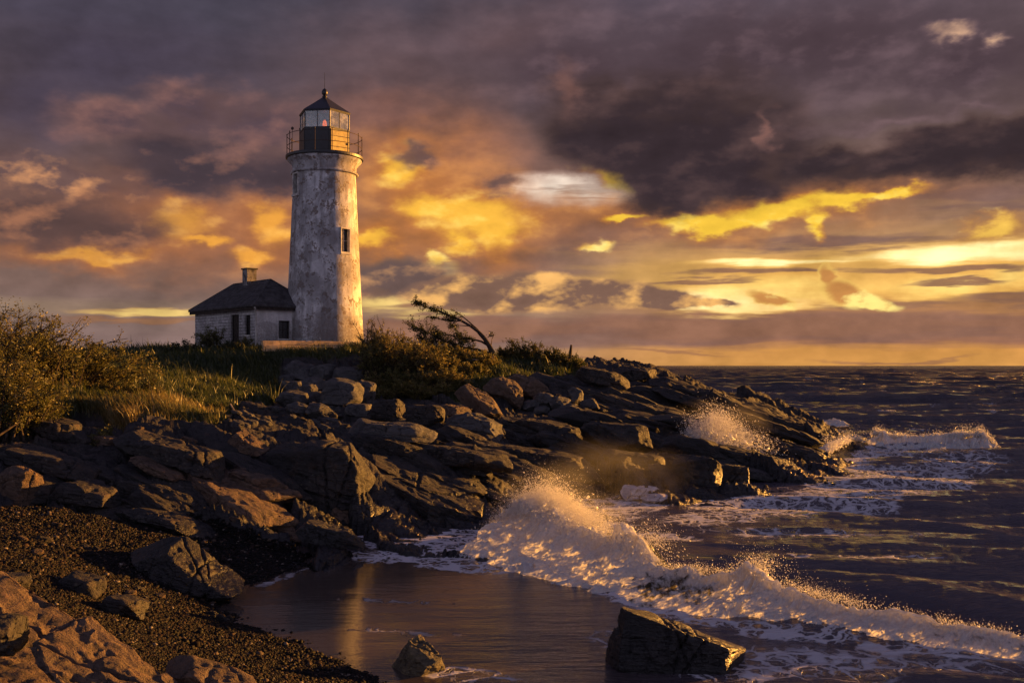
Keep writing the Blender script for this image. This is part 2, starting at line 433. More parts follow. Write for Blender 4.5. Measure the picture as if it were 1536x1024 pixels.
# ledges in the middle
cp((600,640,35),(700,630,38),(800,640,38),(870,680,35),(800,700,31),(850,660,36),(760,670,31),(880,730,31),(430,612,46),(430,638,38),(340,640,32),(520,640,37))
# grassy knoll and hollow behind it
cp((80,590,30),(150,585,31),(250,597,30),(330,622,28),(200,632,27),(100,640,26),(50,645,24),(0,640,22),(0,565,30),(200,578,37),(350,603,38),(300,568,42),(400,572,45),
   (300,546,50),(400,540,50.5),(120,548,44),(200,533,55),(60,548,40),(0,535,44))
cw((-22,24,3.0),(-30,35,4.0),(-40,50,4.4),(-25,20,2.4),(-40,25,3.0),(-60,60,4.2))
# lighthouse green
cp((290,522,59),(390,520,55),(480,520,55),(545,520,56))
cw((-20,65,5.1),(-10,66,5.1),(-3,64,4.9),(-32,62,4.85),(-35,80,4.2),(-15,92,2.5),(0,84,1.5),(-60,100,3))
# wall top and foot
cp((425,541,50.6),(500,541,50.4),(550,546,50),(425,607,49.2),(490,610,48.6),(550,612,48))
# bushy slope
cp((600,542,52),(650,562,49),(690,602,45),(650,602,46),(720,548,52),(760,562,50),(780,592,47),(820,562,52),(870,562,54),(870,547,57),(850,538,60),(760,534,60),(700,532,60))
# rocky point
cp((920,548,60),(980,551,60),(980,592,52),(900,602,48),(1050,578,60),(1110,602,58),(1200,630,56),(1295,658,53),(1000,642,45),(950,690,38),(1100,662,45),(1180,690,41),
   (1250,690,42),(1030,692,36),(1090,712,34),(1010,735,31),(1050,642,47))
cw((10,70,1.6),(6,76,1.0),(15,66,.2),(21,57,-.9),(24,53,-1.2))
CP = np.array(CP)

def _tps_fit(pts):
    n = len(pts); xy = pts[:, :2]
    d = np.sqrt(((xy[:, None] - xy[None])**2).sum(-1))
    A = np.zeros((n+3, n+3)); A[:n, :n] = -d + np.eye(n)*0.9
    A[:n, n] = 1; A[:n, n+1:] = xy; A[n, :n] = 1; A[n+1:, :n] = xy.T
    b = np.zeros(n+3); b[:n] = pts[:, 2]
    return np.linalg.solve(A, b)
_W = _tps_fit(CP)
def base_h(x, y):
    x = np.asarray(x, float); y = np.asarray(y, float)
    sh = x.shape; x = x.ravel(); y = y.ravel(); n = len(CP)
    out = _W[n] + _W[n+1]*x + _W[n+2]*y
    for i in range(n):
        out -= _W[i]*np.sqrt((x-CP[i,0])**2 + (y-CP[i,1])**2)
    return out.reshape(sh)

def in_poly(px, py, poly):
    ins = np.zeros(px.shape, bool); n = len(poly); j = n-1
    for i in range(n):
        xi, yi = poly[i]; xj, yj = poly[j]
        c = ((yi > py) != (yj > py)) & (px < (xj-xi)*(py-yi)/((yj-yi) or 1e-9) + xi)
        ins ^= c; j = i
    return ins
GRASS = [[(-400,500),(60,545),(110,565),(150,560),(240,580),(335,598),(352,628),(300,642),(230,637),(180,632),(120,604),(60,622),(40,655),(-400,690)],
         [(-400,470),(200,480),(290,480),(400,480),(545,480),(560,535),(425,539),(418,602),(345,612),(240,582),(150,560),(100,560),(-400,545)],
         [(540,480),(700,480),(866,490),(878,562),(800,562),(765,572),(750,592),(705,604),(690,612),(600,592),(556,566)]]
BEACH = [(-600,752),(0,756),(150,764),(260,782),(380,814),(470,832),(480,860),(1000,900),(1500,1000),(1500,1400),(-600,1400)]
def masks(x, y, z):
    """grass, beach (0..1) for ground points, the edges roughened."""
    yy = np.maximum(y, 0.5)
    px = 768 + x/yy*F; py = HOR - (z - CAMZ)/yy*F
    k = F/yy
    n1 = fbm2(x*.9, y*.9, 4, 5); n2 = fbm2(x*.9+40, y*.9, 4, 6)
    px = px + n1*0.32*k; py = py + n2*0.10*k
    g = np.zeros(px.shape, bool)
    for p in GRASS: g |= in_poly(px, py, p)
    g |= (y > 58) & (z > 3.6) & (x < 3)
    b = in_poly(px, py, BEACH) | (y < 12)
    b &= ~g; b &= (z < 1.9) | (y < 12)
    return g.astype(float), b.astype(float)

def cells(u, v, s):
    ui = np.floor(u).astype(np.int64); vi = np.floor(v).astype(np.int64)
    f1 = np.full(u.shape, 1e9); f2 = np.full(u.shape, 1e9)
    r1 = np.zeros(u.shape); r2 = np.zeros(u.shape); r3 = np.zeros(u.shape); du = np.zeros(u.shape); dv = np.zeros(u.shape)
    for a in (-1, 0, 1):
        for b in (-1, 0, 1):
            cu = ui+a; cv = vi+b
            ju = _hash(cu, cv, 1, s)/65536.0; jv = _hash(cu, cv, 2, s)/65536.0
            dx = u-(cu+ju); dy = v-(cv+jv)
            d = np.maximum(np.abs(dx)*0.9+np.abs(dy)*0.35, np.abs(dy)*0.9+np.abs(dx)*0.35)
            n = d < f1
            f2 = np.where(n, f1, np.minimum(f2, d))
            f1 = np.where(n, d, f1)
            r1 = np.where(n, _hash(cu, cv, 3, s)/65536.0, r1); r2 = np.where(n, _hash(cu, cv, 4, s)/65536.0, r2)
            r3 = np.where(n, _hash(cu, cv, 5, s)/65536.0, r3)
            du = np.where(n, dx, du); dv = np.where(n, dy, dv)
    return f1, f2, r1, r2, r3, du, dv

def rock_detail(x, y):
    """Broken, tilted slabs dipping to the right and towards the water."""
    wx = fbm2(x*.25, y*.25, 3, 11)*1.2; wy = fbm2(x*.25+9, y*.25, 3, 12)*1.2
    u = (x+wx)*0.83 - (y+wy)*0.55; v = (x+wx)*0.55 + (y+wy)*0.83
    h = 0.0
    for (su, sv, A, tu, tv, cr, s) in ((4.6,1.9,.55,.13,.20,.20,21),(1.9,.85,.20,.13,.24,.09,22),(.66,.32,.065,.13,.26,.035,23),(.22,.12,.022,.12,.22,.012,24)):
        f1, f2, a, b, c, du, dv = cells(u/su, v/sv, s)
        h = h + A*(a-.5) + du*su*(-tu*1.2*b) + dv*sv*((c-.35)*tv*1.6) - cr*(1-sstep(0, .10, f2-f1))
    return h + fbm2(x*1.3, y*1.3, 5, 31)*.05 + fbm2(u*1.2, v*9.0, 4, 32)*.03

def ground(x, y, detail=True):
    z0 = base_h(x, y)
    g, b = masks(x, y, z0)
    rk = np.clip(1-g-b, 0, 1)
    z = z0.copy()
    if detail:
        dep = sstep(-1.2, .1, z0)
        z = z + rk*(rock_detail(x, y)*(.35+.65*dep)*np.where(y > 44, 1.15, 1.0) + .04)
        z = z + g*(fbm2(x*.6, y*.6, 4, 41)*.12) + b*(fbm2(x*.7, y*.7, 3, 42)*.04)*sstep(-.1,.3,z0)
    return z, g, b, rk

def blur_cols(a, n=1):
    for _ in range(n):
        p = np.pad(a, 1, mode='edge')
        a = (p[1:-1,1:-1]*4 + p[:-2,1:-1]*2 + p[2:,1:-1]*2 + p[1:-1,:-2]*2 + p[1:-1,2:]*2 + p[:-2,:-2] + p[2:,2:] + p[:-2,2:] + p[2:,:-2])/16
    return a

NA_, NR_ = 1150, 900
_th = np.radians(np.linspace(-44, 44, NA_))
_r = np.exp(np.linspace(math.log(2.5), math.log(125), NR_))
_T, _R = np.meshgrid(_th, _r)
TX = _R*np.sin(_T); TY = _R*np.cos(_T)
TZ0 = base_h(TX, TY)
TGm, TBm = masks(TX, TY, TZ0)
TGm = blur_cols(TGm, 2); TBm = blur_cols(TBm, 3); TRk = np.clip(1-TGm-TBm, 0, 1)
_dep = sstep(-1.2, .1, TZ0)
TZ = TZ0 + TRk*(rock_detail(TX, TY)*(.35+.65*_dep)*np.where(TY > 44, 1.15, 1.0) + .04)
TZ += TGm*(fbm2(TX*.6, TY*.6, 4, 41)*.12) + TBm*(fbm2(TX*2.6, TY*2.6, 4, 43)*.022) + TBm*(fbm2(TX*.7, TY*.7, 3, 42)*.04)*sstep(-.1,.3,TZ0)

def hgt(x, y):
    """Ground height at world points, from the finished sheet."""
    x = np.asarray(x, float); y = np.asarray(y, float)
    a = np.arctan2(x, y); r = np.hypot(x, y)
    fi = (a-_th[0])/(_th[1]-_th[0]); fj = (np.log(np.maximum(r, 2.5))-math.log(2.5))/(math.log(125/2.5)/(NR_-1))
    i = np.clip(np.floor(fi).astype(int), 0, NA_-2); j = np.clip(np.floor(fj).astype(int), 0, NR_-2)
    u = np.clip(fi-i, 0, 1); v = np.clip(fj-j, 0, 1)
    return (TZ[j,i]*(1-u)+TZ[j,i+1]*u)*(1-v) + (TZ[j+1,i]*(1-u)+TZ[j+1,i+1]*u)*v
def msk(M, x, y):
    a = np.arctan2(x, y); r = np.hypot(x, y)
    i = np.clip(np.round((a-_th[0])/(_th[1]-_th[0])).astype(int), 0, NA_-1)
    j = np.clip(np.round((np.log(np.maximum(r, 2.5))-math.log(2.5))/(math.log(125/2.5)/(NR_-1))).astype(int), 0, NR_-1)
    return M[j, i]
def hit(px, py, y0=4.0, y1=100.0):
    """First ground point seen through a photo pixel."""
    Y = np.exp(np.linspace(math.log(y0), math.log(y1), 1500))
    X = (px-768)/F*Y; Z = CAMZ-(py-HOR)/F*Y
    z = hgt(X, Y); k = np.nonzero(z >= Z)[0]
    if len(k) == 0: return None
    k = k[0]
    return np.array([X[k], Y[k], z[k]])
def rock_shader(nt, out, base_a, base_b, rust, scale=1.0, coord='Generated', wet=True, strata=(0.55, 0.83, 1.6), lichen=0.35):
    geo = nt.n('ShaderNodeNewGeometry'); pos = geo.outputs['Position']
    tc = nt.n('ShaderNodeTexCoord')
    v = pos if coord == 'World' else tc.outputs['Object']
    big = nt.noise(v, .55*scale, 5, .55)
    mid = nt.noise(v, 3.2*scale, 6, .6)
    fin = nt.noise(v, 22*scale, 6, .62)
    # bedding lines
    sv = nt.n('ShaderNodeMapping'); nt.put(sv.inputs[0], v)
    sv.inputs['Rotation'].default_value = (math.radians(14), math.radians(-16), math.radians(34)); sv.inputs['Scale'].default_value = (.35, 1.4, 5.0)
    bed = nt.noise(sv.outputs[0], 3.0*scale, 6, .6)
    crk = nt.voro(nt.vmath('ADD', v, nt.vmath('MULTIPLY', nt.noise(v, 2.5*scale, 4, .6, 0, 1), (.45,.45,.45))), 1.7*scale, 'DISTANCE_TO_EDGE')
    crk2 = nt.voro(nt.vmath('ADD', sv.outputs[0], nt.vmath('MULTIPLY', nt.noise(v, 5*scale, 3, .6, 0, 1), (.5,.5,.5))), 2.2*scale, 'DISTANCE_TO_EDGE')
    c = nt.mix(nt.rng(big, .35, .65), base_a, base_b)
    c = nt.mix(nt.math('MULTIPLY', nt.rng(mid, .52, .72), .6), c, rust)
    c = nt.mix(nt.math('MULTIPLY', nt.rng(bed, .45, .7), .45), c, (base_a[0]*.4, base_a[1]*.4, base_a[2]*.42, 1))
    c = nt.mix(nt.math('MULTIPLY', nt.rng(fin, .55, .75), lichen), c, (base_b[0]*1.9, base_b[1]*1.8, base_b[2]*1.6, 1))
    cr = nt.math('MINIMUM', nt.math('MAXIMUM', nt.rng(crk, 0, .022), nt.rng(big, .56, .48)), nt.math('MAXIMUM', nt.rng(crk2, 0, .03), nt.rng(mid, .42, .54)))
    c = nt.mix(nt.math('MULTIPLY', nt.math('SUBTRACT', 1, cr), .7), c, (.012, .011, .011, 1))
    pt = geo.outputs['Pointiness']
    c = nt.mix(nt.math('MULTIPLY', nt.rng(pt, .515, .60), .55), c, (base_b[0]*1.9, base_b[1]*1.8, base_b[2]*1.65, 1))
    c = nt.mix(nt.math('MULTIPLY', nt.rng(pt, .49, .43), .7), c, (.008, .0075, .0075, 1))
    lch = nt.voro(v, 7*scale, 'F1', 1.0, 'Distance'); c = nt.mix(nt.math('MULTIPLY', nt.math('MULTIPLY', nt.rng(lch, .22, .12), nt.rng(big, .5, .6)), .55), c, (.13, .115, .09, 1))
    rough = nt.rng(fin, .3, .7, .62, .92)
    if wet:
        z = nt.n('ShaderNodeSeparateXYZ', {0: pos}).outputs[2]
        wl = nt.math('ADD', z, nt.math('MULTIPLY', nt.math('SUBTRACT', mid, .5), 1.3))
        w = nt.rng(wl, .25, 1.0, 1, 0)
        c = nt.mix(nt.math('MULTIPLY', w, .72), c, (.013, .0115, .0115, 1))
        rough = nt.n('ShaderNodeMix', {0: w, 2: rough, 3: .30}).outputs[0]
    h = nt.math('ADD', nt.math('MULTIPLY', mid, .6), nt.math('ADD', nt.math('MULTIPLY', bed, .55), nt.math('MULTIPLY', fin, .22)))
    h = nt.math('ADD', h, nt.math('MULTIPLY', cr, .45))
    bmp = nt.bump(h, 1.0, .12/scale**.5)
    return c, rough, bmp

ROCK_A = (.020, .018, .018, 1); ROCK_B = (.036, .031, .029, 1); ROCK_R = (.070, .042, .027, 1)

def make_ground_mat():
    m, nt, out = new_mat('ground')
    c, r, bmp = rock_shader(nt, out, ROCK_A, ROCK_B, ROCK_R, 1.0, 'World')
    pos = nt.n('ShaderNodeNewGeometry').outputs['Position']
    n = nt.noise(pos, 1.4, 6, .6); n2 = nt.noise(pos, 9, 5, .6)
    g = nt.attr('grass'); b = nt.attr('beach')
    gr = nt.mix(nt.rng(n, .35, .65), (.030, .034, .012, 1), (.062, .056, .018, 1))
    gr = nt.mix(nt.math('MULTIPLY', nt.rng(n2, .5, .7), .6), gr, (.085, .055, .026, 1))
    sd = nt.mix(nt.rng(n2, .3, .7), (.008, .0075, .0075, 1), (.018, .015, .014, 1))
    c = nt.mix(b, c, sd); c = nt.mix(g, c, gr)
    rr = nt.n('ShaderNodeMix', {0: g, 2: r, 3: .95}).outputs[0]
    z = nt.n('ShaderNodeSeparateXYZ', {0: pos}).outputs[2]
    wetb = nt.math('MULTIPLY', b, nt.rng(nt.math('ADD', z, nt.math('MULTIPLY', nt.math('SUBTRACT', n, .5), .25)), .04, .22, 1, 0))
    rr = nt.n('ShaderNodeMix', {0: wetb, 2: rr, 3: .16}).outputs[0]
    c = nt.mix(nt.math('MULTIPLY', wetb, .6), c, (.018, .016, .016, 1))
    principled(nt, out, Base_Color=c, Roughness=rr, Normal=bmp, Specular_IOR_Level=.4)
    return m

def make_rock_mat(name, a=ROCK_A, b=ROCK_B, r=ROCK_R, scale=1.0, wet=True, lichen=.35, spec=.35):
    m, nt, out = new_mat(name)
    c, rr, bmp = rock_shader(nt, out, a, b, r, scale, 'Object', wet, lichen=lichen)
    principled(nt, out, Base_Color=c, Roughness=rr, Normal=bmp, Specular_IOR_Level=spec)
    return m

def grid_faces(nr, nc):
    j, i = np.meshgrid(np.arange(nr-1), np.arange(nc-1), indexing='ij')
    a = j*nc+i
    return np.stack([a, a+1, a+nc+1, a+nc], -1).reshape(-1, 4)[:, ::-1]

M_GROUND = make_ground_mat()
_f = grid_faces(NR_, NA_)
# split the sheet where the shingle meets the rock
_fb = TBm.ravel()[_f].mean(1) > .5
_V = np.stack([TX, TY, TZ], -1).reshape(-1, 3)
def sub_mesh(name, sel):
    ff = _f[sel]; used, inv = np.unique(ff, return_inverse=True)
    return np_mesh(name, _V[used], inv.reshape(-1, 4), True, {'grass': TGm.ravel()[used], 'beach': TBm.ravel()[used]}, [M_GROUND])
o = link_mesh('headland', sub_mesh('headland', ~_fb)); o['kind'] = 'structure'
o = link_mesh('beach', sub_mesh('beach', _fb)); o['kind'] = 'structure'
# ================================================================== LIGHTHOUSE AND HOUSE
def simple_mat(name, col, rough=.6, metal=0.0, var=.35, scale=6.0, bump=.2, bd=.02, spec=.5, rust=None):
    m, nt, out = new_mat(name)
    tc = nt.n('ShaderNodeTexCoord').outputs['Object']
    n = nt.noise(tc, scale, 6, .6); n2 = nt.noise(tc, scale*5, 4, .6)
    c = nt.mix(nt.rng(n, .3, .7), tuple(v*(1-var) for v in col[:3])+(1,), tuple(min(1, v*(1+var)) for v in col[:3])+(1,))
    if rust: c = nt.mix(nt.rng(n2, .52, .68), c, rust)
    principled(nt, out, Base_Color=c, Roughness=nt.rng(n2, .3, .7, max(.05, rough-.12), min(1, rough+.12)), Metallic=metal, Normal=nt.bump(nt.math('ADD', n, nt.math('MULTIPLY', n2, .4)), bump, bd), Specular_IOR_Level=spec)
    return m

def plaster_mat(name, under=(.16,.13,.11,1), brick=False, amount=.5, stain=.66):
    m, nt, out = new_mat(name)
    tc = nt.n('ShaderNodeTexCoord').outputs['Object']
    st = nt.n('ShaderNodeMapping'); nt.put(st.inputs[0], tc); st.inputs['Scale'].default_value = (1, 1, .22)
    big = nt.noise(tc, .55, 6, .62, .3); mid = nt.noise(tc, 2.1, 7, .62); fin = nt.noise(tc, 9, 6, .65)
    strk = nt.noise(st.outputs[0], 2.6, 6, .6); vfin = nt.noise(tc, 34, 4, .6)
    white = nt.mix(nt.rng(mid, .3, .7), (.54,.525,.51,1), (.72,.70,.67,1))
    c = nt.mix(nt.math('MULTIPLY', nt.rng(strk, .44, .62), stain), white, (.21,.195,.185,1))
    c = nt.mix(nt.math('MULTIPLY', nt.rng(big, .44, .58), stain), c, (.19,.175,.168,1))
    c = nt.mix(nt.math('MULTIPLY', nt.rng(fin, .55, .70), .55), c, (.32,.25,.19,1))
    # plaster fallen off in patches
    pt = nt.math('ADD', nt.math('MULTIPLY', mid, .6), nt.math('MULTIPLY', fin, .4))
    loss = nt.rng(pt, .57-.1*(amount-.5), .60-.1*(amount-.5))
    z = nt.n('ShaderNodeSeparateXYZ', {0: tc}).outputs[2]
    loss = nt.math('MULTIPLY', loss, nt.rng(vfin, .3, .5))
    low = nt.math('MULTIPLY', nt.rng(z, 2.6, .2), nt.rng(nt.math('ADD', nt.math('MULTIPLY', fin, .5), nt.math('MULTIPLY', vfin, .5)), .47, .53))
    loss = nt.math('MAXIMUM', loss, nt.math('MULTIPLY', low, .8))
    c = nt.mix(loss, c, nt.mix(fin, under, (under[0]*1.7, under[1]*1.6, under[2]*1.5, 1)))
    rn = nt.n('ShaderNodeMapping'); nt.put(rn.inputs[0], tc); rn.inputs['Scale'].default_value = (3.2, 3.2, .10)
    run = nt.math('MULTIPLY', nt.rng(nt.noise(rn.outputs[0], 1.6, 5, .65), .54, .70), nt.rng(nt.math('ADD', z, nt.math('MULTIPLY', mid, 2.5)), 5.5, 12.5))
    if not brick: c = nt.mix(nt.math('MULTIPLY', run, .75), c, (.13, .075, .042, 1))     # rust runs below the gallery
    hgt_ = nt.math('ADD', nt.math('MULTIPLY', mid, .5), nt.math('ADD', nt.math('MULTIPLY', fin, .35), nt.math('MULTIPLY', loss, -.55)))
    if brick:
        uv = nt.n('ShaderNodeTexCoord').outputs['UV']
        br = nt.n('ShaderNodeTexBrick'); nt.put(br.inputs['Vector'], nt.vmath('ADD', uv, nt.vmath('MULTIPLY', nt.vmath('SUBTRACT', nt.noise(uv, 3.0, 4, .6, 0, 1), (.5,.5,.5)), (.09,.07,0))))
        br.inputs['Scale'].default_value = 1.0; br.inputs['Brick Width'].default_value = .42; br.inputs['Row Height'].default_value = .17
        br.inputs['Mortar Size'].default_value = .018; br.inputs['Mortar Smooth'].default_value = .3
        br.inputs['Color1'].default_value = (.60,.57,.55,1); br.inputs['Color2'].default_value = (.36,.34,.33,1); br.inputs['Mortar'].default_value = (.035,.03,.028,1)
        c = nt.mix(nt.rng(mid, .34, .56, .95, .35), c, br.outputs[0])
        hgt_ = nt.math('ADD', hgt_, nt.math('MULTIPLY', br.outputs[1], -.8))
    else:
        # faint courses of the masonry under the skin
        sv = nt.n('ShaderNodeMapping'); nt.put(sv.inputs[0], tc); sv.inputs['Scale'].default_value = (.9, .9, 1.5)
        cell = nt.voro(nt.vmath('ADD', sv.outputs[0], nt.vmath('MULTIPLY', nt.noise(tc, 1.5, 3, .5, 0, 1), (.3,.3,.3))), 1.15, 'F1', .9, 'Color')
        cs = nt.n('ShaderNodeSeparateColor', {0: cell}).outputs[0]
        c = nt.mix(nt.math('MULTIPLY', nt.rng(cs, .35, .9), .42), c, (.20,.18,.165,1))
    principled(nt, out, Base_Color=c, Roughness=.9, Normal=nt.bump(hgt_, .8, .05), Specular_IOR_Level=.2)
    return m

M_PLASTER = plaster_mat('weathered_plaster', amount=.85)
M_HPLAST = plaster_mat('house_plaster', amount=.2, stain=.22)
M_BRICK = plaster_mat('whitewashed_brick', (.13,.10,.085,1), True, .5)
M_TRIM = simple_mat('painted_trim', (.42,.395,.35), .75, 0, .35, 5, .3, .02)
M_BLACK = simple_mat('black_ironwork', (.010,.0095,.010), .45, 0, .4, 5, .15, .01, .5, (.022,.013,.009,1))
M_ROOF = simple_mat('dark_shingle', (.050,.047,.048), .85, 0, .5, 3, .6, .03, .25, (.05,.043,.036,1))
M_RUST = simple_mat('rusty_rail', (.055,.032,.022), .7, .2, .5, 9, .2, .01, .4)
M_DARK = simple_mat('dark_interior', (.008,.008,.009), .35, 0, .3, 4, .05, .01)
M_WOOD = simple_mat('old_door_wood', (.035,.027,.022), .8, 0, .5, 7, .4, .02, .2)
M_TIMBER = simple_mat('bleached_timber', (.42,.29,.16), .8, 0, .25, 3, .5, .03, .2)
M_BRASS = simple_mat('brass_panel', (.16,.12,.045), .45, .4, .3, 4, .1, .01)

def glass_mat():
    m, nt, out = new_mat('lantern_glass')
    tr = nt.n('ShaderNodeBsdfTransparent'); tr.inputs[0].default_value = (.86, .88, .84, 1)
    gl = nt.n('ShaderNodeBsdfGlossy'); gl.inputs['Roughness'].default_value = .04
    gl.inputs['Color'].default_value = (.9, .9, .9, 1)
    fr = nt.n('ShaderNodeFresnel'); fr.inputs[0].default_value = 1.5
    tcn = nt.n('ShaderNodeTexCoord').outputs['Object']
    di = nt.n('ShaderNodeBsdfDiffuse'); di.inputs[0].default_value = (.8, .78, .70, 1)
    mx = nt.n('ShaderNodeMixShader', {0: nt.math('ADD', fr.outputs[0], .12), 1: tr.outputs[0], 2: gl.outputs[0]})
    mx2 = nt.n('ShaderNodeMixShader', {0: nt.rng(nt.noise(tcn, 3, 5, .6), .35, .75, .10, .40), 1: mx.outputs[0], 2: di.outputs[0]})
    nt.L.new(mx2.outputs[0], out.inputs[0])
    return m
M_GLASS = glass_mat()
def lamp_mat():
    m, nt, out = new_mat('lamp_glow')
    principled(nt, out, Base_Color=(.7,.2,.08,1), Roughness=.2, Emission_Color=(1,.16,.03,1), Emission_Strength=.5)
    return m

LY = 57.5; LX = (487.0-768)/F*LY; GZ = 5.0
S = LY/F
def zz(py): return CAMZ-(py-HOR)*S - GZ        # height over the base
lh = empty('lighthouse', (LX, LY, GZ), 'tall weathered white lighthouse tower with a black lantern room beside the low house', 'lighthouse')
RB = 2.27
def tower_r(z):
    t = z/zz(262)
    return RB - (RB-1.77)*t**.85 if t < 1 else 1.77
# ---- shaft with two recessed window openings
WINS = [(-math.pi/2-math.radians(52), zz(296), zz(266), .27), (-math.pi/2+math.radians(47), zz(382), zz(348), .27)]
def build_shaft():
    ang = set(np.round(np.linspace(0, 2*math.pi, 97)[:-1], 6)); zs = set(np.round(np.concatenate([[-.8], np.linspace(0, zz(262), 60)]), 5))
    wn = []
    for a, z0, z1, hw in WINS:
        a = a % (2*math.pi); da = hw/tower_r((z0+z1)/2)
        ang = {q for q in ang if not (a-da-.02 < q < a+da+.02)} | {a-da, a+da}
        zs |= {z0, z1}; wn.append((a-da, a+da, z0, z1))
    ang = np.array(sorted(ang)); zs = np.array(sorted(zs)); na = len(ang)
    v = [(tower_r(max(z, 0))*math.cos(a), tower_r(max(z, 0))*math.sin(a), z) for z in zs for a in ang]
    f = []
    for j in range(len(zs)-1):
        for i in range(na):
            am = ang[i] + ((ang[(i+1) % na]-ang[i]) % (2*math.pi))/2; zm = (zs[j]+zs[j+1])/2
            if any(w[0] < am < w[1] and w[2] < zm < w[3] for w in wn): continue
            k = (i+1) % na; f.append((j*na+i, j*na+k, (j+1)*na+k, (j+1)*na+i))
    mb = MB(); mb.add(v, f)
    return mb.build('tower', M_PLASTER, lh, True)
build_shaft()
for wi, (a, z0, z1, hw) in enumerate(WINS):
    r = tower_r((z0+z1)/2); Mx = Matrix.Rotation(a, 4, 'Z') @ Matrix.Translation((r, 0, 0))
    # local x outwards
    lean = Matrix.Translation((0, 0, z0))
    fr = MB()
    for lo, hi in (((-.42, -hw-.07, -.06), (.05, -hw, z1-z0+.07)), ((-.42, hw, -.06), (.05, hw+.07, z1-z0+.07)), ((-.42, -hw, z1-z0), (.05, hw, z1-z0+.07))):
        fr.box(lo, hi, Mx @ lean)
    w = fr.build('window', M_TRIM, lh)
    b = MB(); b.box((-.42, -hw-.1, -.13), (.10, hw+.1, -.0), Mx @ lean); b.build('sill', M_TRIM, w)
    b = MB(); b.box((-.24, -hw, 0), (-.20, hw, z1-z0), Mx @ lean); b.build('pane', M_DARK, w)
    b = MB(); b.box((-.20, -.02, 0), (-.16, .02, z1-z0), Mx @ lean)
    b.box((-.20, -hw, (z1-z0)*.5-.02), (-.165, -.02, (z1-z0)*.5+.02), Mx @ lean); b.box((-.20, .02, (z1-z0)*.5-.02), (-.165, hw, (z1-z0)*.5+.02), Mx @ lean)
    b.build('glazing_bar', M_TRIM, w)
# ---- moulding, cornice, gallery
b = MB(); b.lathe([(1.70,zz(264)),(1.91,zz(263.5)),(1.94,zz(262)),(1.91,zz(260.5)),(1.80,zz(259.5)),(1.82,zz(254)),(1.86,zz(250)),(1.97,zz(246)),(2.10,zz(243)),(2.12,zz(241)),(1.5,zz(241))], 72)
b.build('cornice', M_PLASTER, lh, True)
b = MB(); b.lathe([(1.0,zz(241)+.003),(2.15,zz(241)+.003),(2.21,zz(240)),(2.21,zz(236.5)),(2.18,zz(236)),(1.0,zz(236))], 72)
b.build('gallery_deck', M_BLACK, lh)
rail = MB(); rr = 2.13; zt = zz(236)
for zr in (.52, 1.12):
    rail.tube([(rr*math.cos(t), rr*math.sin(t), zt+zr) for t in np.linspace(0, 2*math.pi, 49)[:-1]], .018, 6, True)
ro = rail.build('railing', M_RUST, lh, True)
for k in range(14):
    a = 2*math.pi*(k+.35)/14
    b = MB(); b.tube([(rr*math.cos(a), rr*math.sin(a), zt-.02), (rr*math.cos(a), rr*math.sin(a), zt+1.17)], .022, 6)
    b.lathe([(.012, zt+1.16), (.034, zt+1.19), (.034, zt+1.22), (.01, zt+1.25)], 8, 0, (rr*math.cos(a), rr*math.sin(a)))
    b.build('rail_post', M_RUST, ro, True)
# ---- lantern room (six sided)
RL = 38.5*S; PH0 = math.radians(22)     # a corner 22 deg right of the camera side
def corner(k, r=RL):
    t = -math.pi/2 + PH0 + k*math.pi/3
    return (r*math.cos(t), r*math.sin(t))
zb, zg, zr0 = zz(236), zz(199), zz(173)
b = MB(); b.lathe([(RL, zb-.02), (RL, zg)], 6, -math.pi/2+PH0); lr = b.build('lantern_wall', M_BLACK, lh)
for k in range(6):                       # riveted panel on each face
    p0 = Vector(corner(k)+(0,)); p1 = Vector(corner(k+1)+(0,)); c = (p0+p1)/2; t = (p1-p0).normalized(); n = Vector((c.x, c.y, 0)).normalized()
    Mx = Matrix((( t.x, n.x, 0, c.x), (t.y, n.y, 0, c.y), (0, 0, 1, 0), (0, 0, 0, 1)))
    hw = (p1-p0).length/2
    b = MB(); b.box((-hw+.07, -.01, zb+.08), (hw-.07, .03, zg-.07), Mx)
    if k == 0:
        d = b.build('access_door', M_BRASS, lh); d['label'] = 'ochre metal access door on the sunny side of the lantern room'
        q = MB(); q.box((hw-.22, .03, zb+.6), (hw-.16, .08, zb+.72), Mx); q.build('handle', M_BLACK, d)
    else: b.build('wall_panel', M_BLACK, lh)
    # glazing
    b = MB(); b.box((-hw+.03, -.035, zg+.05), (hw-.03, -.02, zr0-.04), Mx); b.build('pane', M_GLASS, lh)
fr = MB()
for k in range(6):
    c = corner(k, RL-.03); fr.tube([(c[0], c[1], zg), (c[0], c[1], zr0)], .036, 8)
    p0 = Vector(corner(k)+(0,)); p1 = Vector(corner(k+1)+(0,)); c = (p0+p1)/2; t = (p1-p0).normalized(); n = Vector((c.x, c.y, 0)).normalized()
    Mx = Matrix((( t.x, n.x, 0, c.x), (t.y, n.y, 0, c.y), (0, 0, 1, 0), (0, 0, 0, 1))); hw = (p1-p0).length/2
    fr.box((-.014, -.05, zg+.05), (.014, 0, zr0-.04), Mx)
    fr.box((-hw, -.07, zg), (hw, .025, zg+.05), Mx); fr.box((-hw, -.07, zr0-.04), (hw, .02, zr0), Mx)
fr.build('lantern_frame', M_BLACK, lh)
b = MB(); b.lathe([(RL+.05, zr0), (RL+.07, zr0+.05), (RL*.93, zz(168.5)), (RL*.5, zz(157.5)), (RL*.2, zz(149.5)), (.12, zz(146))], 6, -math.pi/2+PH0); rf = b.build('roof', M_BLACK, lh)
b = MB(); b.lathe([(.12, zz(147)), (.15, zz(145)), (.08, zz(143.5)), (.13, zz(142.5)), (.17, zz(140.5)), (.17, zz(138)), (.12, zz(135)), (.03, zz(133))], 20); b.build('vent_ball', M_BLACK, rf, True)
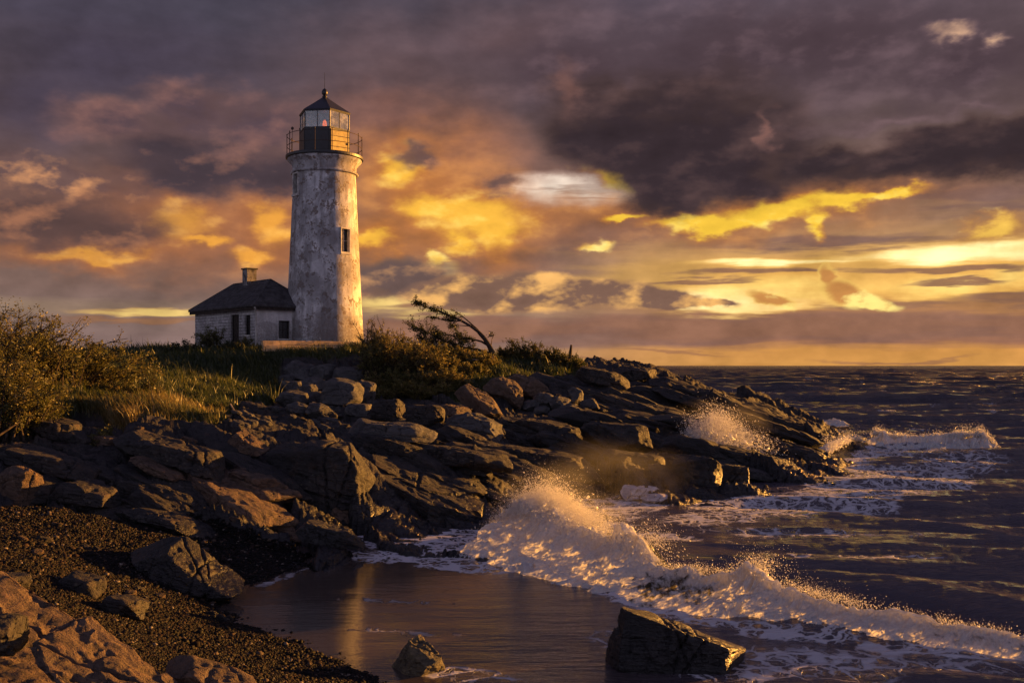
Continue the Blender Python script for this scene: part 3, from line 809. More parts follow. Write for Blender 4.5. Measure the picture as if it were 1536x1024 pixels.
b = MB(); b.tube([(0, 0, zz(134)), (0, 0, zz(109))], [.016, .009], 6); b.build('lightning_rod', M_BLACK, rf)
b = MB(); b.lathe([(.05, zg-.6), (.05, zg+.18), (.19, zg+.2), (.19, zg+.24), (.06, zg+.26)], 20); ped = b.build('lamp_pedestal', M_BRASS, lh, True)
b = MB(); b.lathe([(.05, zg+.26), (.10, zg+.30), (.12, zg+.45), (.10, zg+.62), (.04, zg+.72)], 24); b.build('lamp', lamp_mat(), lh, True)
b = MB(); b.tube([(-1.6, -1.2, zt), (-1.6, -1.2, zt+1.35)], .012, 5); b.lathe([(.03, zt+1.3), (.08, zt+1.34), (.08, zt+1.42), (.02, zt+1.48)], 8, 0, (-1.6, -1.2)); b.build('wind_gauge', M_RUST, lh)

# ---- keeper's house
HC = np.array([(384.5-768)/F*54.5, 54.5]); HZ = 4.75
PHI = math.radians(42)
hs = empty('keepers_house', (HC[0], HC[1], HZ), 'low whitewashed brick house with a dark hipped roof and chimney against the tower', 'house', None, PHI)
# local x runs along the gable wall towards the tower, local y runs back along the brick wall
LW, LL, EH = 3.45, 7.75, 7.30-HZ
def wall_with_holes(name, mat, p0, p1, z0, z1, holes, thick, parent, flip=False):
    """A wall plane from p0 to p1 (xy) with rectangular openings and their reveals; uv in metres."""
    p0 = Vector(p0); p1 = Vector(p1); L = (p1-p0).length; t = (p1-p0)/L; n = Vector((t.y, -t.x))
    us = sorted({0, L} | {h[0] for h in holes} | {h[1] for h in holes}); vs = sorted({z0, z1} | {h[2] for h in holes} | {h[3] for h in holes})
    bm = bmesh.new(); uv = bm.loops.layers.uv.new('UVMap')
    def q(pts, uvs):
        f = bm.faces.new([bm.verts.new(p) for p in pts])
        for l, c in zip(f.loops, uvs): l[uv].uv = c
    def w(u, v, d=0.0):
        p = p0 + t*u - n*d; return (p.x, p.y, v)
    for i in range(len(us)-1):
        for j in range(len(vs)-1):
            um, vm = (us[i]+us[i+1])/2, (vs[j]+vs[j+1])/2
            if any(h[0] < um < h[1] and h[2] < vm < h[3] for h in holes): continue
            q([w(us[i], vs[j]), w(us[i+1], vs[j]), w(us[i+1], vs[j+1]), w(us[i], vs[j+1])], [(us[i], vs[j]), (us[i+1], vs[j]), (us[i+1], vs[j+1]), (us[i], vs[j+1])])
    for a, b_, c, d in holes:
        for (u0, v0), (u1, v1) in (((a, c), (b_, c)), ((b_, c), (b_, d)), ((b_, d), (a, d)), ((a, d), (a, c))):
            q([w(u0, v0), w(u0, v0, thick), w(u1, v1, thick), w(u1, v1)], [(u0, v0), (u0+thick, v0), (u1+thick, v1), (u1, v1)])
    q([w(0, z0, .5), w(0, z1, .5), w(L, z1, .5), w(L, z0, .5)], [(0,0)]*4)
    bm.normal_update()
    me = bpy.data.meshes.new(name); bm.to_mesh(me); bm.free()
    return link_mesh(name, me, mat, parent)
DOOR = (LL-3.05, LL-2.05, .0, 2.13); WIN1 = (LL-1.35, LL-.70, .95, 2.05); WIN2 = (1.35, 2.05, .75, 1.75)
# brick wall runs from the far end to the corner so its outside faces the camera
wl = wall_with_holes('brick_wall', M_BRICK, (0, LL), (0, 0), -.6, EH, [DOOR, WIN1], .28, hs)
wr = wall_with_holes('plaster_wall', M_HPLAST, (0, 0), (LW, 0), -.6, EH, [WIN2], .28, hs)
wall_with_holes('brick_wall', M_BRICK, (LW, 0), (LW, LL), -.6, EH, [], .28, hs); wall_with_holes('brick_wall', M_BRICK, (LW, LL), (0, LL), -.6, EH, [], .28, hs)
def opening(name, h, wall, mat, cx, door=False):
    """frame + pane/leaf set back in an opening. wall: 'brick' (x=0 plane) or 'plaster' (y=0 plane)"""
    a, b_, c, d = h
    def bx(mb, u0, u1, v0, v1, d0, d1):
        if wall == 'brick': mb.box((d0, LL-u1, v0), (d1, LL-u0, v1))
        else: mb.box((u0, d0, v0), (u1, d1, v1))
    f = MB()
    for q in ((a, a+.07, c, d), (b_-.07, b_, c, d), (a+.07, b_-.07, d-.07, d)): bx(f, q[0]+.001, q[1]-.001, q[2], q[3]-.001, .10, .20)
    o = f.build(name, M_WOOD, hs)
    p = MB(); bx(p, a+.07, b_-.07, c, d-.07, .15, .18); p.build('door_leaf' if door else 'pane', M_WOOD if door else M_DARK, o)
    if door:
        k = MB(); bx(k, b_-.2, b_-.15, c+.95, c+1.07, .08, .15); k.build('handle', M_RUST, o)
        for s in (.35, 1.2):
            k = MB(); bx(k, a+.2, b_-.24, c+s, c+s+.65, .135, .15); k.build('panel', M_WOOD, o)
        st = MB(); bx(st, a-.2, b_+.2, c-.3, c-.02, -.5, .1); s = st.build('doorstep', M_STONE if 'M_STONE' in globals() else M_TRIM, hs, bevel=.03)
    else:
        g = MB(); m_ = (a+b_)/2; bx(g, m_-.018, m_+.018, c, d-.07, .13, .15); bx(g, a+.07, b_-.07, (c+d)/2-.018, (c+d)/2+.018, .125, .149); g.build('glazing_bar', M_WOOD, o)
        s = MB(); bx(s, a-.1, b_+.1, c-.10, c-.002, -.08, .2); s.build('sill', M_TRIM, o)
    return o
opening('door', DOOR, 'brick', M_WOOD, 0, True)
opening('window', WIN1, 'brick', M_TRIM, 0); opening('window', WIN2, 'plaster', M_TRIM, 0)
sr = MB()
for u0, u1, v0, v1 in ((1.21, 1.345, .65, 1.95), (2.055, 2.19, .65, 1.95), (1.345, 2.055, 1.755, 1.95)): sr.box((u0, -.03, v0), (u1, .05, v1))
sr.build('window_surround', M_HPLAST, hs)
# roof: hipped, eaves 0.28 out
ov = .30; x0, x1, y0, y1 = -ov, LW+ov, -ov, LL+ov; hw = (x1-x0)/2; zr = EH+1.62; ze = EH+.02
rf = MB()
v = [(x0,y0,ze),(x1,y0,ze),(x1,y1,ze),(x0,y1,ze),((x0+x1)/2,y0+hw*.92,zr),((x0+x1)/2,y1-hw*.92,zr)]
v += [(p[0],p[1],p[2]-.10) for p in v[:4]]
rf.add(v, [(0,1,4),(1,2,5,4),(2,3,5),(3,0,4,5),(0,6,7,1),(1,7,8,2),(2,8,9,3),(3,9,6,0),(6,9,8,7)])
roof = rf.build('roof', M_ROOF, hs)
def roof_courses():
    c = MB(); n = 13
    for k in range(1, n):
        t = k/n; i = 1-t
        ax0 = x0+hw*t; ay0 = y0+hw*.92*t; ax1 = x1-hw*t; ay1 = y1-hw*.92*t; z = ze+(zr-ze)*t
        c.tube([(ax0,ay1,z),(ax0,ay0,z),(ax1,ay0,z)], .016, 4)
    for a, b_ in ((0,4),(1,4),(3,5),(4,5)): c.tube([v[a], v[b_]], .03, 6)
    return c.build('ridge_tiles', M_ROOF, roof)
roof_courses()
fs = MB(); fs.box((x0+.06, y0+.05, ze-.27), (x0+.10, y1-.05, ze-.10)); fs.box((x0+.10, y0+.06, ze-.27), (x1-.05, y0+.10, ze-.10)); fs.build('fascia', M_WOOD, hs)
ea = MB(); ea.box((x0+.10, y0+.10, ze-.2), (x1-.1, .0-.003, ze-.102)); ea.build('eaves_board', M_TRIM, hs)
ch = MB(); cy = 4.15; cx = LW/2
ch.box((cx-.30, cy-.30, EH+.6), (cx+.30, cy+.30, zr+.72)); chim = ch.build('chimney', M_BRICK, hs)
cb = MB(); cb.box((cx-.36, cy-.36, zr+.72), (cx+.36, cy+.36, zr+.80)); cb.build('chimney_cap', M_BLACK, chim)
dp = MB(); dp.tube([(-.22,-.25,ze-.12),(-.17,-.17,ze-.3),(-.06,-.07,ze-.5),(-.06,-.07,.2),(-.2,-.2,.0)], .05, 8); dp.build('downpipe', M_TRIM, hs, True)

# ---- long timber edging on the green
T0 = np.array([(396-768)/F*52.0, 52.0]); tl = 5.5; ta = math.radians(33)
tb = empty('timber_edging', (T0[0], T0[1], CAMZ-(523-HOR)/F*52.0), 'long pale timber baulk lying on the grass before the tower, glowing in the sun', 'timber', None, ta)
def baulk(name, z0, z1, y0, l, seed):
    n = 40; b = MB(); v = []; f = []
    for i in range(n+1):
        x = l*i/n; w = .012*math.sin(seed+i*.17)+.006*math.sin(i*.41+seed); 
        for (yy, zq) in ((y0, z0), (y0+.02, z1-.04), (y0+.06, z1), (y0+.30, z1), (y0+.32, z0)): v.append((x, yy+w, zq+w*.7))
    for i in range(n):
        for k in range(5): f.append((i*5+k, i*5+(k+1)%5, (i+1)*5+(k+1)%5, (i+1)*5+k))
    f.append((4,3,2,1,0)); f.append(tuple(n*5+k for k in range(5)))
    b.add(v, f); return b.build(name, M_TIMBER, tb)
baulk('lower_baulk', -.15, .20, 0, tl, 1.0); baulk('upper_baulk', .225, .44, .15, tl*.98, 4.0)
# ================================================================== WATER
WN_A, WN_R = 1050, 1180
_wth = np.radians(np.linspace(-46, 46, WN_A))
_wr = np.concatenate([np.exp(np.linspace(math.log(6.5), math.log(180), 620)), np.exp(np.linspace(math.log(180.8), math.log(1300), 470)), np.exp(np.linspace(math.log(1330), math.log(14000), WN_R-620-470))])
_WT, _WR = np.meshgrid(_wth, _wr)
WX = _WR*np.sin(_WT); WY = _WR*np.cos(_WT)
def wave_h(x, y):
    """Wind sea coming in from the right, flattening in the cove."""
    r = np.hypot(x, y)
    wx = fbm2(x*.05, y*.05, 3, 71)*3; wy = fbm2(x*.05+7, y*.05, 3, 72)*3
    h = 0
    for (L, ang, A, ph) in ((30,-150,.24,.3),(19,-170,.19,1.7),(13,-135,.13,2.9),(9,-156,.10,0),(6.1,-166,.10,1.3),(4.3,-172,.085,2.1),(3.0,-158,.068,.4),(2.1,-176,.046,1.1),(1.5,-165,.034,2.7),(1.05,-170,.018,.2),(.7,-160,.010,.9)):
        a = math.radians(ang); kx, ky = math.sin(a)*2*math.pi/L, math.cos(a)*2*math.pi/L
        p = kx*(x+wx)+ky*(y+wy)+ph
        fade = np.clip(L/(r*.012+.001), 0, 1)*(1 if L < 12 else sstep(35, 110, r))
        env = .55+.9*(fbm2(x/L*.35+ph*3, y/L*.35, 2, 80+int(L))*.5+.5)
        s = np.sin(p)
        h = h + A*env*fade*(s + .35*np.abs(s)**3*np.sign(s) - .25*np.cos(2*p))
    h = h + fbm2(x*.55, y*1.1, 5, 90)*.05*np.clip(60/(r+1), 0, 1)
    # calmer in the cove between the shingle and the breaking wave
    calm = sstep(-1.5, 5.5, (x+.35*(y-17)*-1) + .0) 
    calm = np.maximum(calm, sstep(24, 30, y)*sstep(2.5, 8, x))
    return h, calm
_h, CALM = wave_h(WX, WY)
_cove = sstep(-.9, .1, base_h(WX, WY))
WZ = _h*(.035 + .965*CALM**1.5)*(.72+.28*sstep(30, 70, WY))*(1-.8*_cove)
def make_water_mat():
    m, nt, out = new_mat('sea_water')
    pos = nt.n('ShaderNodeNewGeometry').outputs['Position']
    rough_a = nt.attr('chop'); foam_a = nt.attr('foam')
    v1 = nt.n('ShaderNodeMapping'); nt.put(v1.inputs[0], pos); v1.inputs['Rotation'].default_value = (0, 0, math.radians(-14)); v1.inputs['Scale'].default_value = (.36, 1.5, 1)
    n1 = nt.noise(v1.outputs[0], 1.7, 6, .6); n2 = nt.noise(v1.outputs[0], 7.5, 5, .6, .4)
    h = nt.math('ADD', nt.math('MULTIPLY', n1, .8), nt.math('MULTIPLY', n2, .18))
    far = nt.rng(nt.vmath('LENGTH', pos), 25.0, 260.0, 1.0, 9.0, False)
    h = nt.math('MULTIPLY', nt.math('MULTIPLY', h, far), nt.math('ADD', .035, rough_a))
    # lacy foam
    w = nt.vmath('ADD', pos, nt.vmath('MULTIPLY', nt.noise(pos, 1.3, 5, .6, 0, 1), (.9, .9, 0)))
    e1 = nt.voro(nt.vmath('MULTIPLY', w, (1, .8, 0)), 2.1, 'DISTANCE_TO_EDGE'); e2 = nt.voro(nt.vmath('MULTIPLY', w, (1, .8, 0)), 5.2, 'DISTANCE_TO_EDGE')
    lace = nt.math('MAXIMUM', nt.rng(e1, .16, .02), nt.math('MULTIPLY', nt.rng(e2, .16, .02), .75))
    blot = nt.noise(w, 1.1, 6, .62)
    f = nt.math('ADD', nt.math('MULTIPLY', foam_a, 1.0), nt.math('SUBTRACT', nt.math('MULTIPLY', lace, .85), .98))
    f = nt.math('ADD', f, nt.math('MULTIPLY', nt.math('SUBTRACT', blot, .5), 1.5))
    f = nt.rng(f, -.02, .55, 0.0, .9)
    f = nt.math('MULTIPLY', f, nt.rng(foam_a, .02, .18))
    cv = nt.attr('cove')
    deep = nt.mix(cv, (.062, .052, .068, 1), nt.mix(nt.noise(v1.outputs[0], 1.5, 5, .6), (.040, .030, .025, 1), (.085, .064, .052, 1)))
    c = nt.mix(f, deep, (.60, .58, .61, 1))
    r = nt.n('ShaderNodeMix', {0: f, 2: nt.rng(nt.vmath('LENGTH', pos), 30.0, 400.0, .085, .30), 3: .75}).outputs[0]
    fb = nt.math('ADD', h, nt.math('MULTIPLY', f, .10))
    bmp = nt.bump(fb, 1.0, .27)
    principled(nt, out, Base_Color=c, Roughness=r, Normal=bmp, IOR=1.333, Specular_IOR_Level=nt.rng(nt.vmath('LENGTH', pos), 50.0, 320.0, .5, .22))
    return m
FOAM = np.zeros(WX.shape)
# ================================================================== BREAKERS, FOAM AND SPRAY
def proj(x, y, z=0.0):
    return 768+x/np.maximum(y, .1)*F, HOR+(CAMZ-z)/np.maximum(y, .1)*F

_px, _py = proj(WX, WY)
_wn = fbm2(WX*.35, WY*.35, 4, 150)
def patch(cx, cy, rx, ry, rot, amt, soft=.5):
    global FOAM
    a = math.radians(rot); dx = _px-cx; dy = _py-cy
    u = (dx*math.cos(a)+dy*math.sin(a))/rx; v = (-dx*math.sin(a)+dy*math.cos(a))/ry
    d = 1-np.sqrt(u*u+v*v)+_wn*.35
    FOAM = np.maximum(FOAM, amt*sstep(0, soft, d))
for a in [(600,834,190,14,3,.92),(690,850,120,12,5,.9),(1180,802,230,7,2,.56),(1320,832,170,5,1,.54),(1020,806,110,9,3,.66),(1440,780,120,6,1,.54),(1240,866,150,5,3,.5),(600,814,185,26,3,.95),(720,812,110,34,8,.9),(880,770,130,36,0,.72),(960,760,90,18,0,.8),(1120,762,190,34,-4,.80),(1290,742,220,26,-6,.78),(1340,712,190,20,-4,.74),(1210,716,110,14,4,.72),
          (1330,676,120,14,0,.75),(1270,690,70,20,0,.85),(1420,692,130,12,0,.62),(1110,690,60,14,0,.7),(1200,990,240,32,4,.72),(1090,1000,110,30,0,.74),(1400,1000,180,20,4,.6),(700,1012,120,18,6,.62),(1000,965,120,18,4,.55),
          (1000,915,190,14,14,.9),(1180,950,160,14,6,.9),(1400,978,180,14,5,.85),(840,862,110,22,22,.95),(760,842,70,16,8,.7),(520,832,80,8,4,.55),(420,868,60,6,-20,.45),(640,950,160,6,3,.32),(560,900,130,4,2,.28),(1010,860,60,12,14,.5)]:
    patch(*a)
# white horses far out
_r9 = np.random.default_rng(55)
for _ in range(46):
    py = 548+math.exp(_r9.uniform(math.log(9), math.log(120))); px = _r9.uniform(1000 if py < 640 else 1330, 1560)
    patch(px, py, _r9.uniform(6, 20)*(py-530)/60, _r9.uniform(.8, 1.8)*(py-530)/60, 0, _r9.uniform(.55, .85), .7)

def wave_mats():
    m, nt, out = new_mat('breaking_water')
    pos = nt.n('ShaderNodeNewGeometry').outputs['Position']
    fa = nt.attr('foam'); al = nt.attr('thin')
    n = nt.noise(pos, 5, 6, .62, .4); n2 = nt.noise(pos, 24, 5, .65); n3 = nt.noise(pos, 70, 3, .6)
    st = nt.n('ShaderNodeMapping'); nt.put(st.inputs[0], pos); st.inputs['Rotation'].default_value = (0, 0, math.radians(35)); st.inputs['Scale'].default_value = (6, 1.1, 1.6)
    s = nt.noise(st.outputs[0], 2.4, 5, .6)
    f = nt.math('ADD', fa, nt.math('MULTIPLY', nt.math('SUBTRACT', nt.math('ADD', nt.math('MULTIPLY', n, .6), nt.math('MULTIPLY', s, .4)), .5), 1.5))
    f = nt.rng(f, .30, .62)
    # foam
    di = nt.n('ShaderNodeBsdfDiffuse'); tr = nt.n('ShaderNodeBsdfTranslucent')
    col = nt.mix(nt.rng(n2, .35, .7), (.74,.72,.70,1), (.90,.88,.85,1))
    h = nt.math('ADD', nt.math('MULTIPLY', n, .9), nt.math('ADD', nt.math('MULTIPLY', n2, .5), nt.math('MULTIPLY', n3, .22)))
    b = nt.bump(h, .6, .05)
    for q in (di, tr): nt.put(q.inputs['Color'], col)
    nt.put(di.inputs['Normal'], b)
    fm = nt.n('ShaderNodeMixShader', {0: .46, 1: di.outputs[0], 2: tr.outputs[0]})
    w = nt.n('ShaderNodeBsdfPrincipled'); w.inputs['Base Color'].default_value = (.035, .032, .018, 1); w.inputs['Roughness'].default_value = .12; w.inputs['IOR'].default_value = 1.333
    nt.put(w.inputs['Normal'], nt.bump(nt.math('ADD', n, nt.math('MULTIPLY', s, 1.0)), .6, .10))
    wt = nt.n('ShaderNodeBsdfTranslucent'); wt.inputs[0].default_value = (.22, .19, .07, 1)
    wm = nt.n('ShaderNodeMixShader', {0: .35, 1: w.outputs[0], 2: wt.outputs[0]})
    mx = nt.n('ShaderNodeMixShader', {0: f, 1: wm.outputs[0], 2: fm.outputs[0]})
    tp = nt.n('ShaderNodeBsdfTransparent')
    a = nt.rng(nt.math('ADD', al, nt.math('MULTIPLY', nt.math('SUBTRACT', nt.math('ADD', nt.math('MULTIPLY', n2, .4), nt.math('ADD', nt.math('MULTIPLY', n, .3), nt.math('MULTIPLY', s, .3))), .5), 1.7)), .42, .62)
    mz = nt.n('ShaderNodeMixShader', {0: a, 1: mx.outputs[0], 2: tp.outputs[0]})
    nt.L.new(mz.outputs[0], out.inputs[0])
    m2, nt, out = new_mat('spray_drop')
    di = nt.n('ShaderNodeBsdfDiffuse'); di.inputs[0].default_value = (.86,.84,.80,1)
    tr = nt.n('ShaderNodeBsdfTranslucent'); tr.inputs[0].default_value = (.86,.84,.80,1)
    gl = nt.n('ShaderNodeBsdfGlossy'); gl.inputs['Roughness'].default_value = .2
    a = nt.n('ShaderNodeMixShader', {0: .5, 1: di.outputs[0], 2: tr.outputs[0]})
    b = nt.n('ShaderNodeMixShader', {0: .08, 1: a.outputs[0], 2: gl.outputs[0]})
    nt.L.new(b.outputs[0], out.inputs[0])
    return m, m2
M_WAVE, M_SPRAY = wave_mats()

def lerp_keys(keys, n):
    keys = np.array(keys, float)
    seg = np.sqrt((np.diff(keys[:, :2], axis=0)**2).sum(1)); s = np.concatenate([[0], np.cumsum(seg)])
    q = np.linspace(0, s[-1], n)
    # smooth by a cubic through the keys
    out = []
    for c in range(keys.shape[1]):
        y = keys[:, c]; m = np.gradient(y, s)
        i = np.clip(np.searchsorted(s, q)-1, 0, len(s)-2); h = s[i+1]-s[i]; t = (q-s[i])/h
        out.append((2*t**3-3*t**2+1)*y[i]+(t**3-2*t**2+t)*h*m[i]+(-2*t**3+3*t**2)*y[i+1]+(t**3-t**2)*h*m[i+1])
    return np.stack(out, 1)

def breaker(name, label, keys, ns, nw, seed, drops=0, drop_size=.012, lump=.10, froth=0):
    """keys: x, y, crest height, reach of the foam in front, reach of the back slope, foaminess."""
    K_ = lerp_keys(keys, ns)
    cx, cy, zc, rf, rb, fo = K_.T
    tx = np.gradient(cx); ty = np.gradient(cy); L = np.hypot(tx, ty); tx /= L; ty /= L
    nx, ny = -ty, tx                       # to the side
    sgn = np.sign(np.mean(nx*-.5+ny*-.85)); nx *= sgn; ny *= sgn      # towards the beach
    w = np.linspace(-1, 1, nw)
    W, I = np.meshgrid(w, np.arange(ns))
    back = np.minimum(W, 0); front = np.maximum(W, 0)
    off = np.where(W < 0, W*rb[I], W*rf[I])
    arc = np.cumsum(L)[I]
    rag = fbm2(arc*1.1, W*0+seed, 4, seed)*.24+fbm2(arc*3.2, W*0+seed, 2, seed+1)*.08
    H = zc[I]*(1+rag*np.exp(-(W*3)**2))
    pb = (1+back)**2.2*(1-.25*back)
    pf = np.where(front < .16, 1-.9*(front/.16)**2*.18, np.clip(1-front, 0, 1)**1.35*1.05)
    Z = H*np.where(W < 0, pb, pf) - .10*(np.abs(W)**6) - .02
    # lip thrown forward at the crest
    thr = np.exp(-((W-.02)/.13)**2)*H*.35
    X = cx[I]+nx[I]*(off+thr); Y = cy[I]+ny[I]*(off+thr)
    sharp = sstep(-.35, .05, W)
    amp = lump*(H*.9+.08)*sharp*(.35+.65*fo[I])
    for (s, g) in ((1.5, 1.0), (3.3, .62), (7.5, .30), (16, .10)):
        n3 = np.abs(vnoise3(X*s, Y*s, Z*s+seed, seed+int(s)))*2-.55
        n3b = vnoise3(X*s+31, Y*s, Z*s, seed+40+int(s))
        Z = Z+amp*g*n3*1.7; X = X+nx[I]*amp*g*n3b*2.0; Y = Y+ny[I]*amp*g*n3b*2.0
    foam = np.clip(fo[I]*sstep(-.22, .06, W)*(1.05-.35*sstep(.10, .45, W)*(1-sstep(.5, .8, W))*(1-fo[I])*2), 0, 1)
    # strands of falling water down the face
    strand = (np.abs(fbm2(arc*5.5+W*1.2, W*1.6+seed, 4, seed+7))*-.9+.3)*sstep(-.02, .12, W)*sstep(1.0, .6, W)
    X = X+nx[I]*strand*(H+.1)*.16; Y = Y+ny[I]*strand*(H+.1)*.16; Z = Z+strand*(H+.05)*.10
    thin = np.clip(sstep(.80, 1.0, np.abs(W))*.75 + .47*sstep(-.08, -.25, W) + np.exp(-((W-.03)/.06)**2)*.28*fo[I], 0, 1)
    endt = np.minimum(np.arange(ns), ns-1-np.arange(ns))/(ns*.03); thin = np.maximum(thin, (1-np.clip(endt, 0, 1))[I]*.9)
    V = np.stack([X, Y, Z], -1).reshape(-1, 3)
    me = np_mesh(name, V, grid_faces(ns, nw), True, {'foam': foam.ravel(), 'thin': thin.ravel()}, [M_WAVE])
    o = link_mesh(name, me); tag(o, label, 'wave')
    return dict(K=K_, n=(nx, ny), X=X, Y=Y, Z=Z, foam=foam, W=W, arc=arc, o=o)

def blobs_mesh(name, pos, size, mat, sub=0, stretch=None, seed=1):
    u, f = ico(1) if sub else (np.array([(1,0,0),(-1,0,0),(0,1,0),(0,-1,0),(0,0,1),(0,0,-1)], float), np.array([(0,2,4),(2,1,4),(1,3,4),(3,0,4),(2,0,5),(1,2,5),(3,1,5),(0,3,5)]))
    r_ = np.random.default_rng(seed); n = len(pos)
    v = u[None]*size[:, None, None]*(1+r_.normal(0, .18, (n, len(u), 1)))
    if stretch is not None:
        d = stretch/np.maximum(np.linalg.norm(stretch, axis=1, keepdims=True), 1e-6); k = np.linalg.norm(stretch, axis=1)
        v = v+d[:, None, :]*((v*d[:, None, :]).sum(-1, keepdims=True))*k[:, None, None]
    V = (v+pos[:, None, :]).reshape(-1, 3)
    Fc = (f[None]+(np.arange(n)*len(u))[:, None, None]).reshape(-1, 3)
    return np_mesh(name, V, Fc, True, None, [mat])

def spray_from(bk, n, up, size, seed, spread=.35, crest_pow=1.6, fwd=.25):
    """Drops torn off the crest of a breaker."""
    r_ = np.random.default_rng(seed); K_ = bk['K']; ns = len(K_)
    p = (np.clip(K_[:, 2], .01, None)**crest_pow)*K_[:, 5]; p /= p.sum()
    i = r_.choice(ns, n, p=p); zc = K_[i, 2]
    e = r_.exponential(1.0, n)
    hgt_ = zc*(.75+r_.uniform(0, .3, n)) + up*zc*e*.30
    nx, ny = bk['n'][0][i], bk['n'][1][i]
    lat = r_.normal(0, spread, n)*zc*(.5+e*.35); al = r_.normal(0, .22, n)*zc
    x = K_[i, 0]+nx*(lat+fwd*zc*r_.uniform(-.2, 1, n))+al; y = K_[i, 1]+ny*(lat+fwd*zc*r_.uniform(-.2, 1, n))+al*.3
    cl = fbm3(x*2.2, y*2.2, hgt_*2.2, 3, seed); keep = cl > r_.uniform(-.45, .40, n)
    s = size*np.exp(r_.normal(0, .5, n))*np.clip(1.25-e*.16, .4, 1.3)
    vel = np.stack([nx*.4+lat*.8, ny*.4, 1.0-e*.15], 1)*r_.uniform(.1, 1.3, n)[:, None]
    return np.stack([x, y, hgt_], 1)[keep], s[keep], vel[keep]

MAIN = [(735,796,23.9,.10,.5,.6,.6),(758,770,23.4,.45,1.0,.8,.95),(782,742,22.9,.78,1.7,1.1,1),(806,724,22.4,.95,2.3,1.3,1),(840,735,21.6,.98,2.4,1.3,1),(872,758,20.8,.90,2.3,1.2,.95),
        (905,785,19.8,.86,2.0,1.2,.85),(940,803,19.0,.76,1.8,1.1,.95),(974,806,18.4,.80,1.6,1.0,1),(1002,845,17.9,.46,1.5,1.0,.62),(1050,852,17.3,.48,1.35,1.0,.55),(1100,856,16.8,.52,1.2,1.0,.72),
        (1150,844,16.4,.74,1.15,.9,1),(1182,872,16.1,.50,1.0,.9,.9),(1232,890,15.7,.41,.95,.9,.85),(1300,905,15.2,.36,.8,.8,.8),(1380,922,14.7,.31,.7,.7,.75),(1460,936,14.3,.27,.65,.7,.7),(1540,946,14.0,.26,.6,.7,.7),(1700,964,13.4,.22,.6,.7,.7),(1900,985,12.8,.1,.5,.6,.6)]
def keys_px(L):
    out = []
    for px, py, Y, zc, rf, rb, fo in L:
        p = P(px, py, Y); out.append((p[0], p[1], zc, rf, rb, fo))
    return out
bk1 = breaker('breaking_wave', 'large breaker rolling across the cove, bursting into golden spray at its landward end', keys_px(MAIN), 1700, 220, 11, lump=.085)
tip = breaker('breaking_wave', 'white breaker tumbling past the seaward tip of the point', keys_px([(1296,668,50,.10,1.2,1,.7),(1312,655,50,.55,1.8,1.3,1),(1345,662,49.5,.45,2.0,1.3,.95),(1390,665,49,.45,2.2,1.3,.9),(1440,658,48.5,.62,2.2,1.4,1),(1476,655,48,.62,1.8,1.3,1),(1500,668,47.6,.1,1.0,1,.5)]), 420, 70, 12, lump=.16)
rockw = breaker('breaking_wave', 'small surge of foam against the last slab of the point', keys_px([(1232,705,42,.05,.8,.6,.7),(1246,690,43,.35,1.2,.8,1),(1262,672,46,.45,1.3,.8,1),(1284,664,49,.4,1.2,.8,1),(1300,668,50.5,.05,.8,.6,.7)]), 240, 50, 13, lump=.2)
horses = []
for i, (px, py, Y, wd, h, lb) in enumerate([(1250,622,68,26,.42,'gold-tipped whitecap just beyond the point'),(1462,603,90,40,.32,'thin gold-lit whitecap out at sea, the longest one'),(1508,592,110,34,.34,'small whitecap far out near the picture edge'),(1100,575,150,40,.34,'faint pale whitecap far out behind the point')]):
    horses.append(breaker('whitecap', lb, keys_px([(px-wd, py+3, Y, .02, .6, .8, .5),(px-wd*.4, py, Y, h*.8, 1.2, 1.8, 1),(px+wd*.2, py, Y-.4, h, 1.2, 1.8, 1),(px+wd, py+3, Y-.8, .02, .6, .8, .4)]), 120, 36, 30+i, lump=.10))
    horses[-1]['o']['group'] = 'whitecaps out at sea'

def plume(n, seed):
    """The burst at the landward end: torn sheets of drops arching up and back over the crest."""
    r_ = np.random.default_rng(seed); K_ = bk1['K']
    d = np.hypot(K_[:, 0]-P(822, 0, 22)[0], K_[:, 1]-22.0); p = np.exp(-(d/1.15)**2); p /= p.sum()
    i = r_.choice(len(K_), n, p=p); zc = K_[i, 2]; top = .20+.62*np.exp(-((d[i]+.25)/1.0)**2)
    # filaments: many drops share one thread
    th = r_.integers(0, 520, n); tr = np.random.default_rng(seed+1)
    ang = tr.normal(-.15, .50, 520)[th]; ln = (tr.beta(1.3, 2.0, 520)*1.0+.25)[th]; dep = tr.normal(0, .45, 520)[th]
    u = r_.beta(1.0, 1.6, n)
    rise = u*ln*top*1.5
    x = K_[i, 0]+np.sin(ang)*rise+r_.normal(0, .035, n)+dep*.35; y = K_[i, 1]+dep*.8+r_.normal(0, .05, n); z = zc*.86+np.cos(ang)*rise-.18*u*u*ln+r_.normal(0, .03, n)
    s = .0038*np.exp(r_.normal(0, .5, n))*(1.2-.5*u)
    v = np.stack([np.sin(ang), dep*.2, np.cos(ang)], 1)*r_.uniform(.3, 1.8, n)[:, None]
    return np.stack([x, y, z], 1), s, v
